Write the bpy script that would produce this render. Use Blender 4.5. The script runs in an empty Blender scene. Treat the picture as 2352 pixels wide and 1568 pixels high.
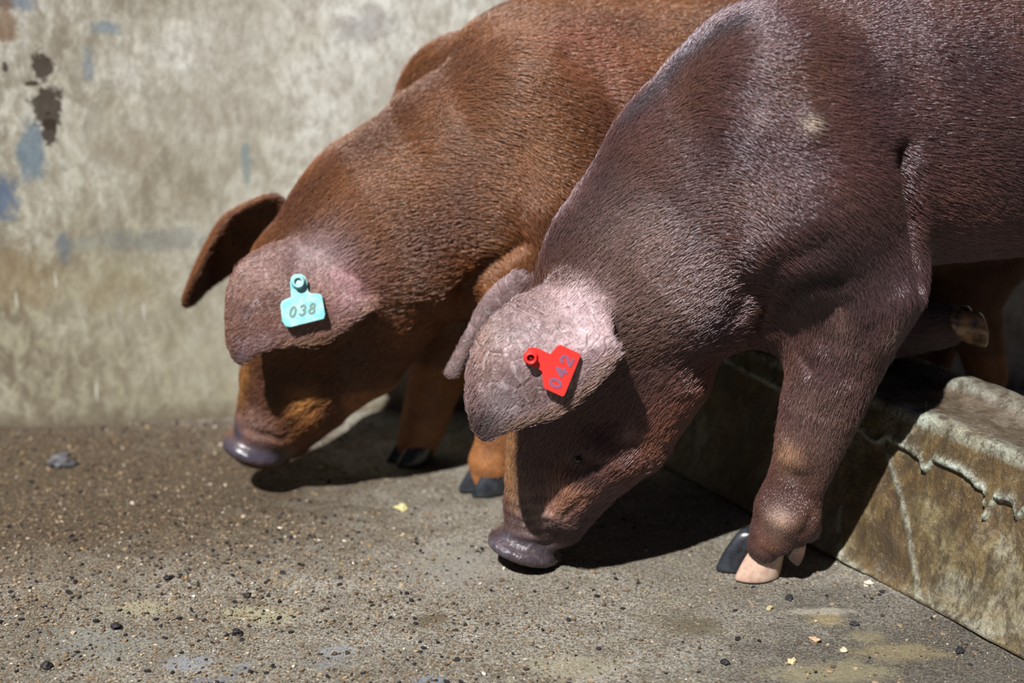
import bpy, bmesh, math, random
import numpy as np
from mathutils import Vector, Matrix, noise as mnoise
from mathutils.bvhtree import BVHTree
from mathutils.geometry import tessellate_polygon

SC = bpy.context.scene
COL = SC.collection
random.seed(4)
RNG = np.random.default_rng(11)

# ------------------------------------------------------------------ camera, light, exposure
CAM_H, PITCH, FPX = 0.87, math.radians(18.0), 2352 * 50 / 36
cam_d = bpy.data.cameras.new('camera')
cam_d.lens = 50; cam_d.sensor_width = 36; cam_d.sensor_fit = 'HORIZONTAL'
cam_d.clip_start = 0.05
cam_d.dof.use_dof = True; cam_d.dof.focus_distance = 1.72; cam_d.dof.aperture_fstop = 2.1
cam = bpy.data.objects.new('camera', cam_d)
cam.location = (0, 0, CAM_H); cam.rotation_euler = (math.pi / 2 - PITCH, 0, 0)
COL.objects.link(cam); SC.camera = cam

world = bpy.data.worlds.new('world'); SC.world = world; world.use_nodes = True
wn, wl = world.node_tree.nodes, world.node_tree.links
wn.clear()
w_out = wn.new('ShaderNodeOutputWorld'); w_bg = wn.new('ShaderNodeBackground')
w_geo = wn.new('ShaderNodeTexCoord'); w_sep = wn.new('ShaderNodeSeparateXYZ')
w_ramp = wn.new('ShaderNodeValToRGB')
wl.new(w_geo.outputs['Generated'], w_sep.inputs[0]); wl.new(w_sep.outputs['Z'], w_ramp.inputs[0])
w_ramp.color_ramp.elements[0].position = 0.15; w_ramp.color_ramp.elements[0].color = (0.05, 0.045, 0.05, 1)
w_ramp.color_ramp.elements[1].position = 0.8; w_ramp.color_ramp.elements[1].color = (0.33, 0.36, 0.62, 1)
wl.new(w_ramp.outputs[0], w_bg.inputs['Color']); w_bg.inputs['Strength'].default_value = 0.22
wl.new(w_bg.outputs[0], w_out.inputs['Surface'])

sun_d = bpy.data.lights.new('sun', 'SUN'); sun_d.energy = 8.0; sun_d.angle = math.radians(0.6)
sun_d.color = (1.0, 0.97, 0.92)
sun = bpy.data.objects.new('sun', sun_d); COL.objects.link(sun)
SUN_DIR = Vector((0.36, 0.65, -1.0)).normalized()
sun.rotation_euler = SUN_DIR.to_track_quat('-Z', 'Y').to_euler(); sun.location = (-1, -1, 4)

SC.view_settings.view_transform = 'Standard'; SC.view_settings.look = 'None'
SC.view_settings.gamma = 1; SC.view_settings.use_curve_mapping = False
SC.view_settings.exposure = 0.0
SC.cycles.use_denoising = True
SC.cycles.use_adaptive_sampling = True; SC.cycles.adaptive_threshold = 0.02
SC.cycles.max_bounces = 4; SC.cycles.diffuse_bounces = 2; SC.cycles.glossy_bounces = 2
SC.cycles.transmission_bounces = 3; SC.cycles.transparent_max_bounces = 4

# ------------------------------------------------------------------ helpers
def ray(px, py):
    dx, dy = (px - 1176) / FPX, (784 - py) / FPX
    c, s = math.cos(PITCH), math.sin(PITCH)
    return np.array((dx, c + s * dy, -s + c * dy))
EYE = np.array((0, 0, CAM_H)); FWD = np.array((0, math.cos(PITCH), -math.sin(PITCH)))
def on_floor(px, py, z=0.0):
    r = ray(px, py); return EYE + r * ((z - CAM_H) / r[2])

def tag(o, label, cat, group=None, kind=None):
    if label: o['label'] = label
    if cat: o['category'] = cat
    if group: o['group'] = group
    if kind: o['kind'] = kind
    return o
def mesh_obj(name, verts, faces, mat=None, parent=None, smooth=True):
    me = bpy.data.meshes.new(name)
    me.from_pydata([tuple(map(float, v)) for v in verts], [], [tuple(map(int, f)) for f in faces])
    me.update()
    if smooth: me.polygons.foreach_set('use_smooth', np.ones(len(me.polygons), bool))
    o = bpy.data.objects.new(name, me); COL.objects.link(o)
    if mat: me.materials.append(mat)
    if parent: o.parent = parent
    return o
def set_attr(me, name, typ, arr, key):
    a = me.attributes.new(name, typ, 'POINT')
    a.data.foreach_set(key, np.ascontiguousarray(arr, dtype=np.float32).ravel())

class MB:
    """node material builder"""
    def __init__(s, name):
        s.m = bpy.data.materials.new(name); s.m.use_nodes = True
        s.nt = s.m.node_tree; s.nt.nodes.clear()
        s.out = s.n('ShaderNodeOutputMaterial')
        s.p = s.n('ShaderNodeBsdfPrincipled'); s.l(s.p.outputs[0], s.out.inputs['Surface'])
    def n(s, t, **kw):
        k = s.nt.nodes.new(t)
        for a, v in kw.items(): setattr(k, a, v)
        return k
    def l(s, a, b): s.nt.links.new(a, b)
    def put(s, inp, v):
        if hasattr(v, 'is_output') or isinstance(v, bpy.types.NodeSocket): s.l(v, inp)
        else: inp.default_value = v
    def coord(s, kind='Object'): return s.n('ShaderNodeTexCoord').outputs[kind]
    def mapping(s, vec, scale=(1, 1, 1), rot=(0, 0, 0), loc=(0, 0, 0)):
        k = s.n('ShaderNodeMapping'); s.l(vec, k.inputs['Vector'])
        k.inputs['Scale'].default_value = scale; k.inputs['Rotation'].default_value = rot; k.inputs['Location'].default_value = loc
        return k.outputs[0]
    def noise(s, vec, scale, detail=4, rough=0.55, dist=0.0):
        k = s.n('ShaderNodeTexNoise'); s.l(vec, k.inputs['Vector'])
        k.inputs['Scale'].default_value = scale; k.inputs['Detail'].default_value = detail
        k.inputs['Roughness'].default_value = rough; k.inputs['Distortion'].default_value = dist
        return k.outputs[0]
    def voro(s, vec, scale, out='Distance', feature='F1'):
        k = s.n('ShaderNodeTexVoronoi'); k.feature = feature; s.l(vec, k.inputs['Vector']); k.inputs['Scale'].default_value = scale
        return k.outputs[out]
    def ramp(s, fac, stops):
        k = s.n('ShaderNodeValToRGB'); s.l(fac, k.inputs[0]); cr = k.color_ramp
        while len(cr.elements) < len(stops): cr.elements.new(0.5)
        for e, (p, c) in zip(cr.elements, stops):
            e.position = p; e.color = (c, c, c, 1) if isinstance(c, (int, float)) else (*c, 1)
        return k.outputs[0]
    def mix(s, fac, a, b, mode='MIX'):
        k = s.n('ShaderNodeMix'); k.data_type = 'RGBA'; k.blend_type = mode
        s.put(k.inputs[0], fac)
        for i, v in ((6, a), (7, b)):
            if isinstance(v, (tuple, list)): k.inputs[i].default_value = (*v, 1)[:4]
            else: s.l(v, k.inputs[i])
        return k.outputs[2]
    def math(s, op, a, b=0.0, clamp=False):
        k = s.n('ShaderNodeMath'); k.operation = op; k.use_clamp = clamp
        s.put(k.inputs[0], a); s.put(k.inputs[1], b); return k.outputs[0]
    def blob(s, vec, centre, radii, noise_v=None, amt=0.6, lo=0.7, hi=1.0):
        """mask that is 1 inside an ellipsoid with a ragged edge"""
        a = s.n('ShaderNodeVectorMath'); a.operation = 'SUBTRACT'; s.l(vec, a.inputs[0]); a.inputs[1].default_value = centre
        b = s.n('ShaderNodeVectorMath'); b.operation = 'DIVIDE'; s.l(a.outputs[0], b.inputs[0]); b.inputs[1].default_value = radii
        c = s.n('ShaderNodeVectorMath'); c.operation = 'LENGTH'; s.l(b.outputs[0], c.inputs[0])
        d = c.outputs['Value']
        if noise_v is not None:
            d = s.math('ADD', d, s.math('MULTIPLY', s.math('SUBTRACT', noise_v, 0.5), amt * 2))
        k = s.n('ShaderNodeMapRange'); s.l(d, k.inputs[0]); k.interpolation_type = 'SMOOTHSTEP'
        k.inputs[1].default_value = lo; k.inputs[2].default_value = hi; k.inputs[3].default_value = 1; k.inputs[4].default_value = 0
        return k.outputs[0]
    def bump(s, h, strength, dist, prev=None):
        k = s.n('ShaderNodeBump'); s.l(h, k.inputs['Height']); k.inputs['Strength'].default_value = strength
        k.inputs['Distance'].default_value = dist
        if prev is not None: s.l(prev, k.inputs['Normal'])
        return k.outputs[0]
    def attr(s, name, out='Color'):
        k = s.n('ShaderNodeAttribute'); k.attribute_name = name; return k.outputs[out]
    def set(s, **kw):
        names = dict(color='Base Color', rough='Roughness', spec='Specular IOR Level', normal='Normal', coat='Coat Weight',
                     coat_rough='Coat Roughness', sheen='Sheen Weight', sheen_tint='Sheen Tint', sss='Subsurface Weight')
        for k, v in kw.items():
            i = s.p.inputs[names[k]]
            if isinstance(v, tuple) and len(v) == 3: v = (*v, 1)
            s.put(i, v)
        return s.m

# ------------------------------------------------------------------ setting: wall, floor
WALL_ROT = math.radians(7.0); WALL_P = np.array((-0.5, 2.225, 0.0))
WALL_U = np.array((math.cos(WALL_ROT), math.sin(WALL_ROT), 0)); WALL_N = np.array((math.sin(WALL_ROT), -math.cos(WALL_ROT), 0))
def on_wall(px, py):
    r = ray(px, py); t = np.dot(WALL_P - EYE, WALL_N) / np.dot(r, WALL_N)
    return EYE + r * t
def wall_uz(px, py):
    p = on_wall(px, py); return float(np.dot(p - WALL_P, WALL_U)), float(p[2])

def wall_material():
    b = MB('stained_plaster'); v = b.coord('Object')
    n_big = b.noise(b.mapping(v, (1, 1, 1.4)), 2.6, 5, 0.6, 0.4)
    n_mid = b.noise(b.mapping(v, (1, 1, 0.7), (0, 0.5, 0)), 13, 6, 0.68, 0.5)
    n_fine = b.noise(b.mapping(v, (1.0, 1, 0.55), (0, 0.6, 0)), 70, 4, 0.65)
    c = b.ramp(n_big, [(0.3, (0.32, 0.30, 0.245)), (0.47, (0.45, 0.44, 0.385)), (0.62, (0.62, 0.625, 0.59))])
    c = b.mix(b.ramp(n_mid, [(0.36, 0.6), (0.56, 0.0)]), c, (0.24, 0.21, 0.17))
    c = b.mix(b.ramp(n_fine, [(0.34, 0.55), (0.55, 0.0)]), c, (0.21, 0.18, 0.14))
    c = b.mix(b.ramp(b.noise(v, 9, 5, 0.7, 1.0), [(0.58, 0.0), (0.72, 0.45)]), c, (0.50, 0.50, 0.45))
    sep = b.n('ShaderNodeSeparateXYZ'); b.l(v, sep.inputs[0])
    # olive-brown tone that deepens towards the bottom-left of the wall
    tone_h = b.math('ADD', b.math('MULTIPLY', sep.outputs['Z'], 1.5), b.math('MULTIPLY', sep.outputs['X'], 1.15))
    tone_mask = b.ramp(b.math('ADD', tone_h, b.math('MULTIPLY', b.math('SUBTRACT', n_mid, 0.5), 1.0)), [(0.0, 0.72), (0.95, 0.0)])
    c = b.mix(tone_mask, c, (0.29, 0.27, 0.185))
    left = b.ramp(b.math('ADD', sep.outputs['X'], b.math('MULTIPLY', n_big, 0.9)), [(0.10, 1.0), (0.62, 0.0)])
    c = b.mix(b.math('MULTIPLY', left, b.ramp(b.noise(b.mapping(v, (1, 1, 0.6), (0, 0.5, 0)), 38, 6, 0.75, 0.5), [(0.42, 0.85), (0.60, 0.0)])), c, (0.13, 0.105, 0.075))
    wide = b.noise(v, 26, 6, 0.75, 0.8)
    for (px, py, rx, rz, col, k) in [
            (75, 350, 26, 62, (0.13, 0.22, 0.32), 0.75), (5, 450, 30, 50, (0.10, 0.17, 0.30), 0.8), (565, 370, 10, 50, (0.22, 0.32, 0.36), 0.6),
            (240, 62, 30, 14, (0.2, 0.28, 0.36), 0.7), (30, 5, 45, 16, (0.16, 0.22, 0.32), 0.7), (205, 155, 12, 36, (0.2, 0.27, 0.36), 0.55),
            (330, 550, 150, 26, (0.22, 0.25, 0.25), 0.5), (145, 570, 14, 40, (0.16, 0.21, 0.28), 0.6), (840, 60, 60, 36, (0.30, 0.26, 0.28), 0.5),
            (10, 50, 22, 50, (0.24, 0.14, 0.07), 0.8), (300, 340, 80, 40, (0.36, 0.30, 0.22), 0.4), (520, 250, 110, 60, (0.40, 0.34, 0.27), 0.35),
            (30, 640, 90, 70, (0.34, 0.24, 0.12), 0.5), (250, 650, 120, 60, (0.36, 0.30, 0.15), 0.35)]:
        u, z = wall_uz(px, py); k_m = 2.35 / FPX
        m = b.blob(v, (u, 0, z), (rx * k_m * 1.5, 0.5, rz * k_m * 1.4), wide, 1.15, 0.3, 1.0)
        c = b.mix(b.math('MULTIPLY', m, k), c, tuple(x * 0.62 for x in col))
    nsp = b.noise(v, 45, 4, 0.7, 0.5)
    for (px, py, rx, rz) in [(98, 150, 22, 36), (108, 245, 32, 52), (114, 300, 16, 34), (70, 192, 14, 6), (12, 155, 6, 12)]:
        u, z = wall_uz(px, py); k_m = 2.35 / FPX
        m = b.blob(v, (u, 0, z), (rx * k_m * 1.15, 0.5, rz * k_m * 1.15), nsp, 1.1, 0.72, 0.95)
        c = b.mix(b.math('MULTIPLY', m, 0.9), c, (0.035, 0.024, 0.018))
    for (px, py, rx, rz) in [(128, 645, 4, 22), (38, 690, 4, 26), (330, 715, 3, 30), (222, 900, 4, 30)]:
        u, z = wall_uz(px, py); k_m = 2.35 / FPX
        c = b.mix(b.math('MULTIPLY', b.blob(v, (u, 0, z), (rx * k_m, 0.5, rz * k_m), nsp, 0.5, 0.4, 1.0), 0.6), c, (0.6, 0.6, 0.56))
    # splashed mud along the foot
    mud = b.math('ADD', sep.outputs['Z'], b.math('MULTIPLY', b.math('SUBTRACT', wide, 0.5), 0.10))
    c = b.mix(b.ramp(mud, [(0.0, 0.9), (0.05, 0.0)]), c, (0.10, 0.075, 0.05))
    nrm = b.bump(n_fine, 0.4, 0.003, b.bump(n_mid, 0.3, 0.007))
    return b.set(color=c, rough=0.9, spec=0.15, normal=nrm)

L0, L1, ZT = -2.2, 3.2, 2.4
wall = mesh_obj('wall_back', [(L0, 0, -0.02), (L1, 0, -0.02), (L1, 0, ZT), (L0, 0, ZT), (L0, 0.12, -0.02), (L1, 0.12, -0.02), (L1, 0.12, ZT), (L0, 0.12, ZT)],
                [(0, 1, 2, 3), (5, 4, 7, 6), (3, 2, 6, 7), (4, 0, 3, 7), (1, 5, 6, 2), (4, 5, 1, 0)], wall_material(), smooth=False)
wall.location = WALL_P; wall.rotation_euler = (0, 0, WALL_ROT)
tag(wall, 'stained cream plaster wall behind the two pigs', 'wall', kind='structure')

def floor_height(x, y):
    v = Vector((x, y, 0))
    h = 0.004 * mnoise.noise(v * 6) + 0.0016 * mnoise.noise(v * 24 + Vector((3, 1, 0)))
    # swept-up dirt along the wall
    d = -float(np.dot(np.array((x, y, 0)) - WALL_P, -WALL_N))
    d = abs(float(np.dot(np.array((x, y, 0)) - WALL_P, WALL_N)))
    if x < 0.4: h += 0.016 * math.exp(-(d / 0.07) ** 2) * (0.8 + 0.5 * mnoise.noise(v * 9))
    return h

def floor_material():
    b = MB('dirty_concrete_floor'); v = b.coord('Object')
    stretch = b.mapping(v, (1, 1.3, 1), (0, 0, 0.3))
    big = b.noise(stretch, 3.2, 5, 0.6, 0.4)
    mid = b.noise(stretch, 14, 6, 0.66, 0.6)
    fine = b.noise(v, 170, 4, 0.7)
    grit = b.noise(v, 420, 2, 0.6)
    c = b.ramp(big, [(0.32, (0.155, 0.147, 0.127)), (0.5, (0.235, 0.225, 0.198)), (0.68, (0.32, 0.31, 0.28))])
    c = b.mix(b.ramp(mid, [(0.35, 0.7), (0.55, 0.0)]), c, (0.11, 0.095, 0.07))
    c = b.mix(b.ramp(b.noise(stretch, 11, 5, 0.7, 1.2), [(0.6, 0.0), (0.68, 0.6)]), c, (0.30, 0.27, 0.15))
    grain = b.noise(v, 330, 3, 0.75)
    c = b.mix(b.ramp(fine, [(0.40, 0.85), (0.54, 0.0)]), c, (0.085, 0.07, 0.052))
    c = b.mix(b.ramp(grain, [(0.38, 0.8), (0.5, 0.0)]), c, (0.06, 0.048, 0.036))
    c = b.mix(b.ramp(grain, [(0.56, 0.0), (0.68, 0.75)]), c, (0.46, 0.41, 0.33))
    warp = b.noise(stretch, 17, 6, 0.75, 0.8)
    def patch(px, py, rx, ry, amt=0.7, lo=0.3, hi=1.0):
        p = on_floor(px, py); return b.blob(v, (p[0], p[1], 0), (rx, ry, 1), warp, amt, lo, hi)
    # thick brown feed dust at the left, wet dark floor at the lower right
    c = b.mix(b.math('MULTIPLY', patch(0, 1130, 0.72, 0.31, 0.5, 0.5, 1.1), 0.95), c, b.mix(b.ramp(grain, [(0.42, 0.0), (0.6, 1.0)]), (0.030, 0.022, 0.015), (0.105, 0.078, 0.052)))
    c = b.mix(b.math('MULTIPLY', patch(250, 1005, 0.55, 0.09), 0.6), c, (0.06, 0.042, 0.028))
    wet = patch(2270, 1540, 0.40, 0.20, 0.5, 0.4, 1.05)
    wet2 = patch(2000, 1400, 0.20, 0.10)
    wetm = b.math('MAXIMUM', wet, b.math('MULTIPLY', wet2, 0.75))
    c = b.mix(b.math('MULTIPLY', wetm, 0.80), c, b.mix(b.ramp(grain, [(0.45, 0.0), (0.62, 1.0)]), (0.030, 0.027, 0.024), (0.12, 0.11, 0.095)))
    for (px, py, rx, ry, col, k) in [(985, 1425, 0.026, 0.012, (0.08, 0.062, 0.04), 0.8), (1600, 1440, 0.05, 0.016, (0.09, 0.075, 0.05), 0.7),
            (1900, 1425, 0.024, 0.012, (0.30, 0.24, 0.12), 0.5), (1985, 1465, 0.03, 0.014, (0.28, 0.25, 0.15), 0.4), (1880, 1405, 0.05, 0.006, (0.38, 0.36, 0.30), 0.5),
            (600, 1410, 0.05, 0.016, (0.30, 0.29, 0.18), 0.6), (330, 1395, 0.05, 0.014, (0.31, 0.29, 0.19), 0.55), (430, 1525, 0.03, 0.014, (0.2, 0.22, 0.25), 0.8),
            (560, 1533, 0.018, 0.012, (0.17, 0.185, 0.205), 0.5), (745, 1525, 0.03, 0.014, (0.17, 0.185, 0.205), 0.45), (490, 1562, 0.03, 0.008, (0.13, 0.15, 0.18), 0.7),
            (990, 1562, 0.02, 0.008, (0.16, 0.2, 0.26), 0.8), (770, 1495, 0.02, 0.01, (0.2, 0.22, 0.25), 0.6), (1320, 1530, 0.06, 0.02, (0.3, 0.28, 0.2), 0.4),
            (1900, 1545, 0.08, 0.02, (0.28, 0.25, 0.15), 0.5), (2050, 1500, 0.06, 0.016, (0.26, 0.22, 0.12), 0.5), (210, 1480, 0.08, 0.03, (0.17, 0.18, 0.17), 0.5),
            (1035, 1305, 0.10, 0.05, (0.2, 0.19, 0.17), 0.5)]:
        c = b.mix(b.math('MULTIPLY', patch(px, py, rx * 1.35, ry * 2.0, 1.0, 0.3, 0.9), k), c, col)
    r = b.ramp(wetm, [(0.0, 0.86), (1.0, 0.42)])
    sp = b.ramp(wetm, [(0.0, 0.12), (1.0, 0.5)])
    nrm = b.bump(grain, 0.55, 0.002, b.bump(fine, 0.7, 0.0035, b.bump(mid, 0.25, 0.01)))
    return b.set(color=c, rough=r, spec=sp, normal=nrm)

def build_floor():
    xs = np.concatenate([np.linspace(-2.4, -1.2, 10)[:-1], np.arange(-1.2, 1.2, 0.012), np.linspace(1.2, 3.0, 14)])
    ys = np.concatenate([np.linspace(-1.0, 1.2, 14)[:-1], np.arange(1.2, 2.45, 0.012), np.linspace(2.45, 2.9, 8)])
    V = [(x, y, floor_height(x, y)) for y in ys for x in xs]
    nx = len(xs)
    F = [(j * nx + i, j * nx + i + 1, (j + 1) * nx + i + 1, (j + 1) * nx + i) for j in range(len(ys) - 1) for i in range(nx - 1)]
    o = mesh_obj('floor', V, F, floor_material())
    tag(o, 'gritty grey concrete floor under the pigs', 'floor', kind='structure')
build_floor()

# ------------------------------------------------------------------ concrete kerb
KA = np.array((0.437, 1.735, 0.0)); KU = np.array((-0.535, 0.845, 0.0)); KU /= np.linalg.norm(KU); KV = np.array((-KU[1], KU[0], 0.0)) * -1
FACE_TOP = np.array((0.058, 0.212))           # (v, z) where the sloping face meets the top edge
def on_kerb_face(px, py):
    nrm = np.cross(KU, KV * FACE_TOP[0] + np.array((0, 0, FACE_TOP[1]))); r = ray(px, py)
    t = np.dot(KA - EYE, nrm) / np.dot(r, nrm); p = EYE + r * t
    return float(np.dot(p - KA, KU)), float(p[2])

def kerb_material():
    b = MB('stained_wet_concrete'); v = b.coord('Object')
    lip = b.attr('lip', 'Fac'); top = b.attr('top', 'Fac')
    big = b.noise(v, 7, 5, 0.65, 0.8); mid = b.noise(b.mapping(v, (1, 1, 0.6)), 24, 5, 0.7, 0.6); fine = b.noise(v, 190, 4, 0.7)
    c = b.ramp(big, [(0.32, (0.050, 0.032, 0.016)), (0.45, (0.120, 0.076, 0.028)), (0.54, (0.175, 0.140, 0.070)), (0.66, (0.24, 0.235, 0.185))])
    c = b.mix(b.ramp(mid, [(0.36, 0.75), (0.52, 0.0)]), c, (0.055, 0.04, 0.028))
    c = b.mix(b.ramp(mid, [(0.56, 0.0), (0.7, 0.5)]), c, (0.30, 0.27, 0.18))
    tc = b.mix(b.ramp(mid, [(0.4, 0.75), (0.6, 0.0)]), (0.125, 0.10, 0.08), (0.045, 0.033, 0.025))
    c = b.mix(b.math('MULTIPLY', top, 0.85), c, tc)
    c = b.mix(b.math('MULTIPLY', lip, b.ramp(mid, [(0.3, 0.45), (0.5, 1.0)])), c, (0.40, 0.46, 0.40))
    c = b.mix(b.ramp(fine, [(0.36, 0.6), (0.54, 0.0)]), c, (0.07, 0.05, 0.03))
    c = b.mix(b.ramp(fine, [(0.6, 0.0), (0.72, 0.35)]), c, (0.5, 0.45, 0.32))
    c = b.mix(b.ramp(b.noise(b.mapping(v, (1, 1, 0.45)), 75, 5, 0.75), [(0.40, 0.8), (0.52, 0.0)]), c, (0.05, 0.036, 0.022))
    nrm = b.bump(fine, 0.6, 0.003, b.bump(mid, 0.5, 0.008))
    return b.set(color=c, rough=b.ramp(mid, [(0.35, 0.22), (0.62, 0.65)]), spec=0.5, normal=nrm)

def build_kerb():
    drip_px = [(1500, 735), (1700, 850), (1981, 993), (2000, 1016), (2025, 1022), (2039, 1008), (2060, 1020), (2099, 1043), (2118, 1058), (2125, 1084), (2138, 1076), (2150, 1060), (2205, 1083),
               (2232, 1102), (2245, 1120), (2262, 1126), (2281, 1134), (2300, 1150), (2352, 1160), (2500, 1215)]
    dl = sorted(on_kerb_face(*p) for p in drip_px)
    lx, lz = np.array([d[0] for d in dl]), np.array([d[1] for d in dl])
    drips = [(on_kerb_face(2255, 1195), 0.0055), (on_kerb_face(2340, 1195), 0.008), (on_kerb_face(2015, 1018), 0.004), (on_kerb_face(2128, 1085), 0.005)]
    seams = [[on_kerb_face(*p) for p in l] for l in ([(2033, 1020), (2060, 1120), (2085, 1220), (2112, 1372)], [(1930, 1165), (1925, 1240), (1938, 1284), (1990, 1316)])]
    lam = np.concatenate([np.linspace(-0.7, -0.36, 20)[:-1], np.arange(-0.36, 0.26, 0.0032), np.linspace(0.26, 0.50, 30)])
    prof = [(0.0 + FACE_TOP[0] * k, FACE_TOP[1] * k, 0) for k in np.linspace(-0.05, 1.0, 72)]
    prof += [(0.061, 0.2175, 0), (0.068, 0.2195, 1), (0.08, 0.219, 1), (0.10, 0.2165, 1), (0.12, 0.215, 1), (0.14, 0.2145, 1), (0.155, 0.2145, 1), (0.166, 0.216, 1),
             (0.171, 0.224, 2), (0.177, 0.2295, 2), (0.188, 0.2305, 2), (0.200, 0.2295, 2), (0.207, 0.222, 2), (0.210, 0.20, 3), (0.213, 0.10, 3), (0.216, -0.01, 3)]
    fn = np.array((-FACE_TOP[1], FACE_TOP[0])); fn /= np.linalg.norm(fn)
    V, lipA, topA = [], [], []
    np_ = len(prof)
    for L in lam:
        zb = float(np.interp(L, lx, lz))
        zw = zb
        for (dL, dz), w in drips:
            zw -= max(0.0, zb - dz) * math.exp(-((L - dL - 0.004 * math.sin(L * 40)) / w) ** 2)
        for (pv, pz, kind) in prof:
            q = Vector((L * 1.0, pv, pz))
            nz = 0.0035 * mnoise.noise(q * 13) + 0.0018 * mnoise.noise(q * 45) + 0.006 * mnoise.noise(Vector((L * 4, pv * 3, pz * 4)))
            th, lp = 0.0, 0.0
            if kind == 0 and pz > 0:
                d = pz - zw
                s = min(1, max(0, d / 0.004 + 0.5)); s = s * s * (3 - 2 * s)
                th = s * (0.0055 + 0.0035 * math.exp(-(d - 0.004) ** 2 / 0.005 ** 2))
                lp = s * math.exp(-max(0, d - 0.006) / 0.0028)
                if pz > 0.200: lp = max(lp, (0.55 + 0.6 * mnoise.noise(q * 30)) * min(1, (pz - 0.200) / 0.008))
                for sm, amp in zip(seams, (0.0022, 0.0035)):
                    ds = min(math.hypot(L - a0 - (b0 - a0) * h, pz - a1 - (b1 - a1) * h) for (a0, a1), (b0, b1) in zip(sm[:-1], sm[1:])
                             for h in (min(1, max(0, ((L - a0) * (b0 - a0) + (pz - a1) * (b1 - a1)) / ((b0 - a0) ** 2 + (b1 - a1) ** 2))),))
                    if ds < 0.012 and d < 0.002: k = math.exp(-(ds / 0.0032) ** 2); th += amp * k; lp = max(lp, 0.6 * k)
                if pz < 0.035 : th += 0.008 * (1 - pz / 0.035) ** 2
            if kind == 2: lp = 0.30 + 0.5 * mnoise.noise(q * 25); nz += 0.0015 * mnoise.noise(Vector((L * 30, 2, pv * 30)))
            if kind == 1 and pv < 0.082: lp = max(0, 0.6 * (1 - (pv - 0.06) / 0.014) + 0.5 * mnoise.noise(q * 40))
            vv, zz = pv + fn[0] * (th + nz * 0.8), pz + fn[1] * th + (nz if kind else nz * 0.3)
            if kind == 3: zz = pz
            V.append(KA + KU * L + KV * vv + np.array((0, 0, zz))); lipA.append(lp); topA.append(1.0 if kind in (1, 2) else 0.0)
    F = []
    for i in range(len(lam) - 1):
        for j in range(np_ - 1):
            a = i * np_ + j
            F.append((a, a + 1, a + np_ + 1, a + np_))
    F.append(tuple(range(np_ - 1, -1, -1))); F.append(tuple((len(lam) - 1) * np_ + j for j in range(np_)))
    F = [tuple(reversed(f)) for f in F]
    o = mesh_obj('concrete_kerb', V, F, kerb_material())
    set_attr(o.data, 'lip', 'FLOAT', lipA, 'value'); set_attr(o.data, 'top', 'FLOAT', topA, 'value')
    tag(o, 'low stained concrete kerb with dripped plaster lip, running under the dark pig', 'kerb')
    return o
kerb = build_kerb()

# ------------------------------------------------------------------ implicit-surface animals
def smin(a, b, k):
    h = np.maximum(k - np.abs(a - b), 0.0) / k
    return np.minimum(a, b) - h * h * k * 0.25

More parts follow.
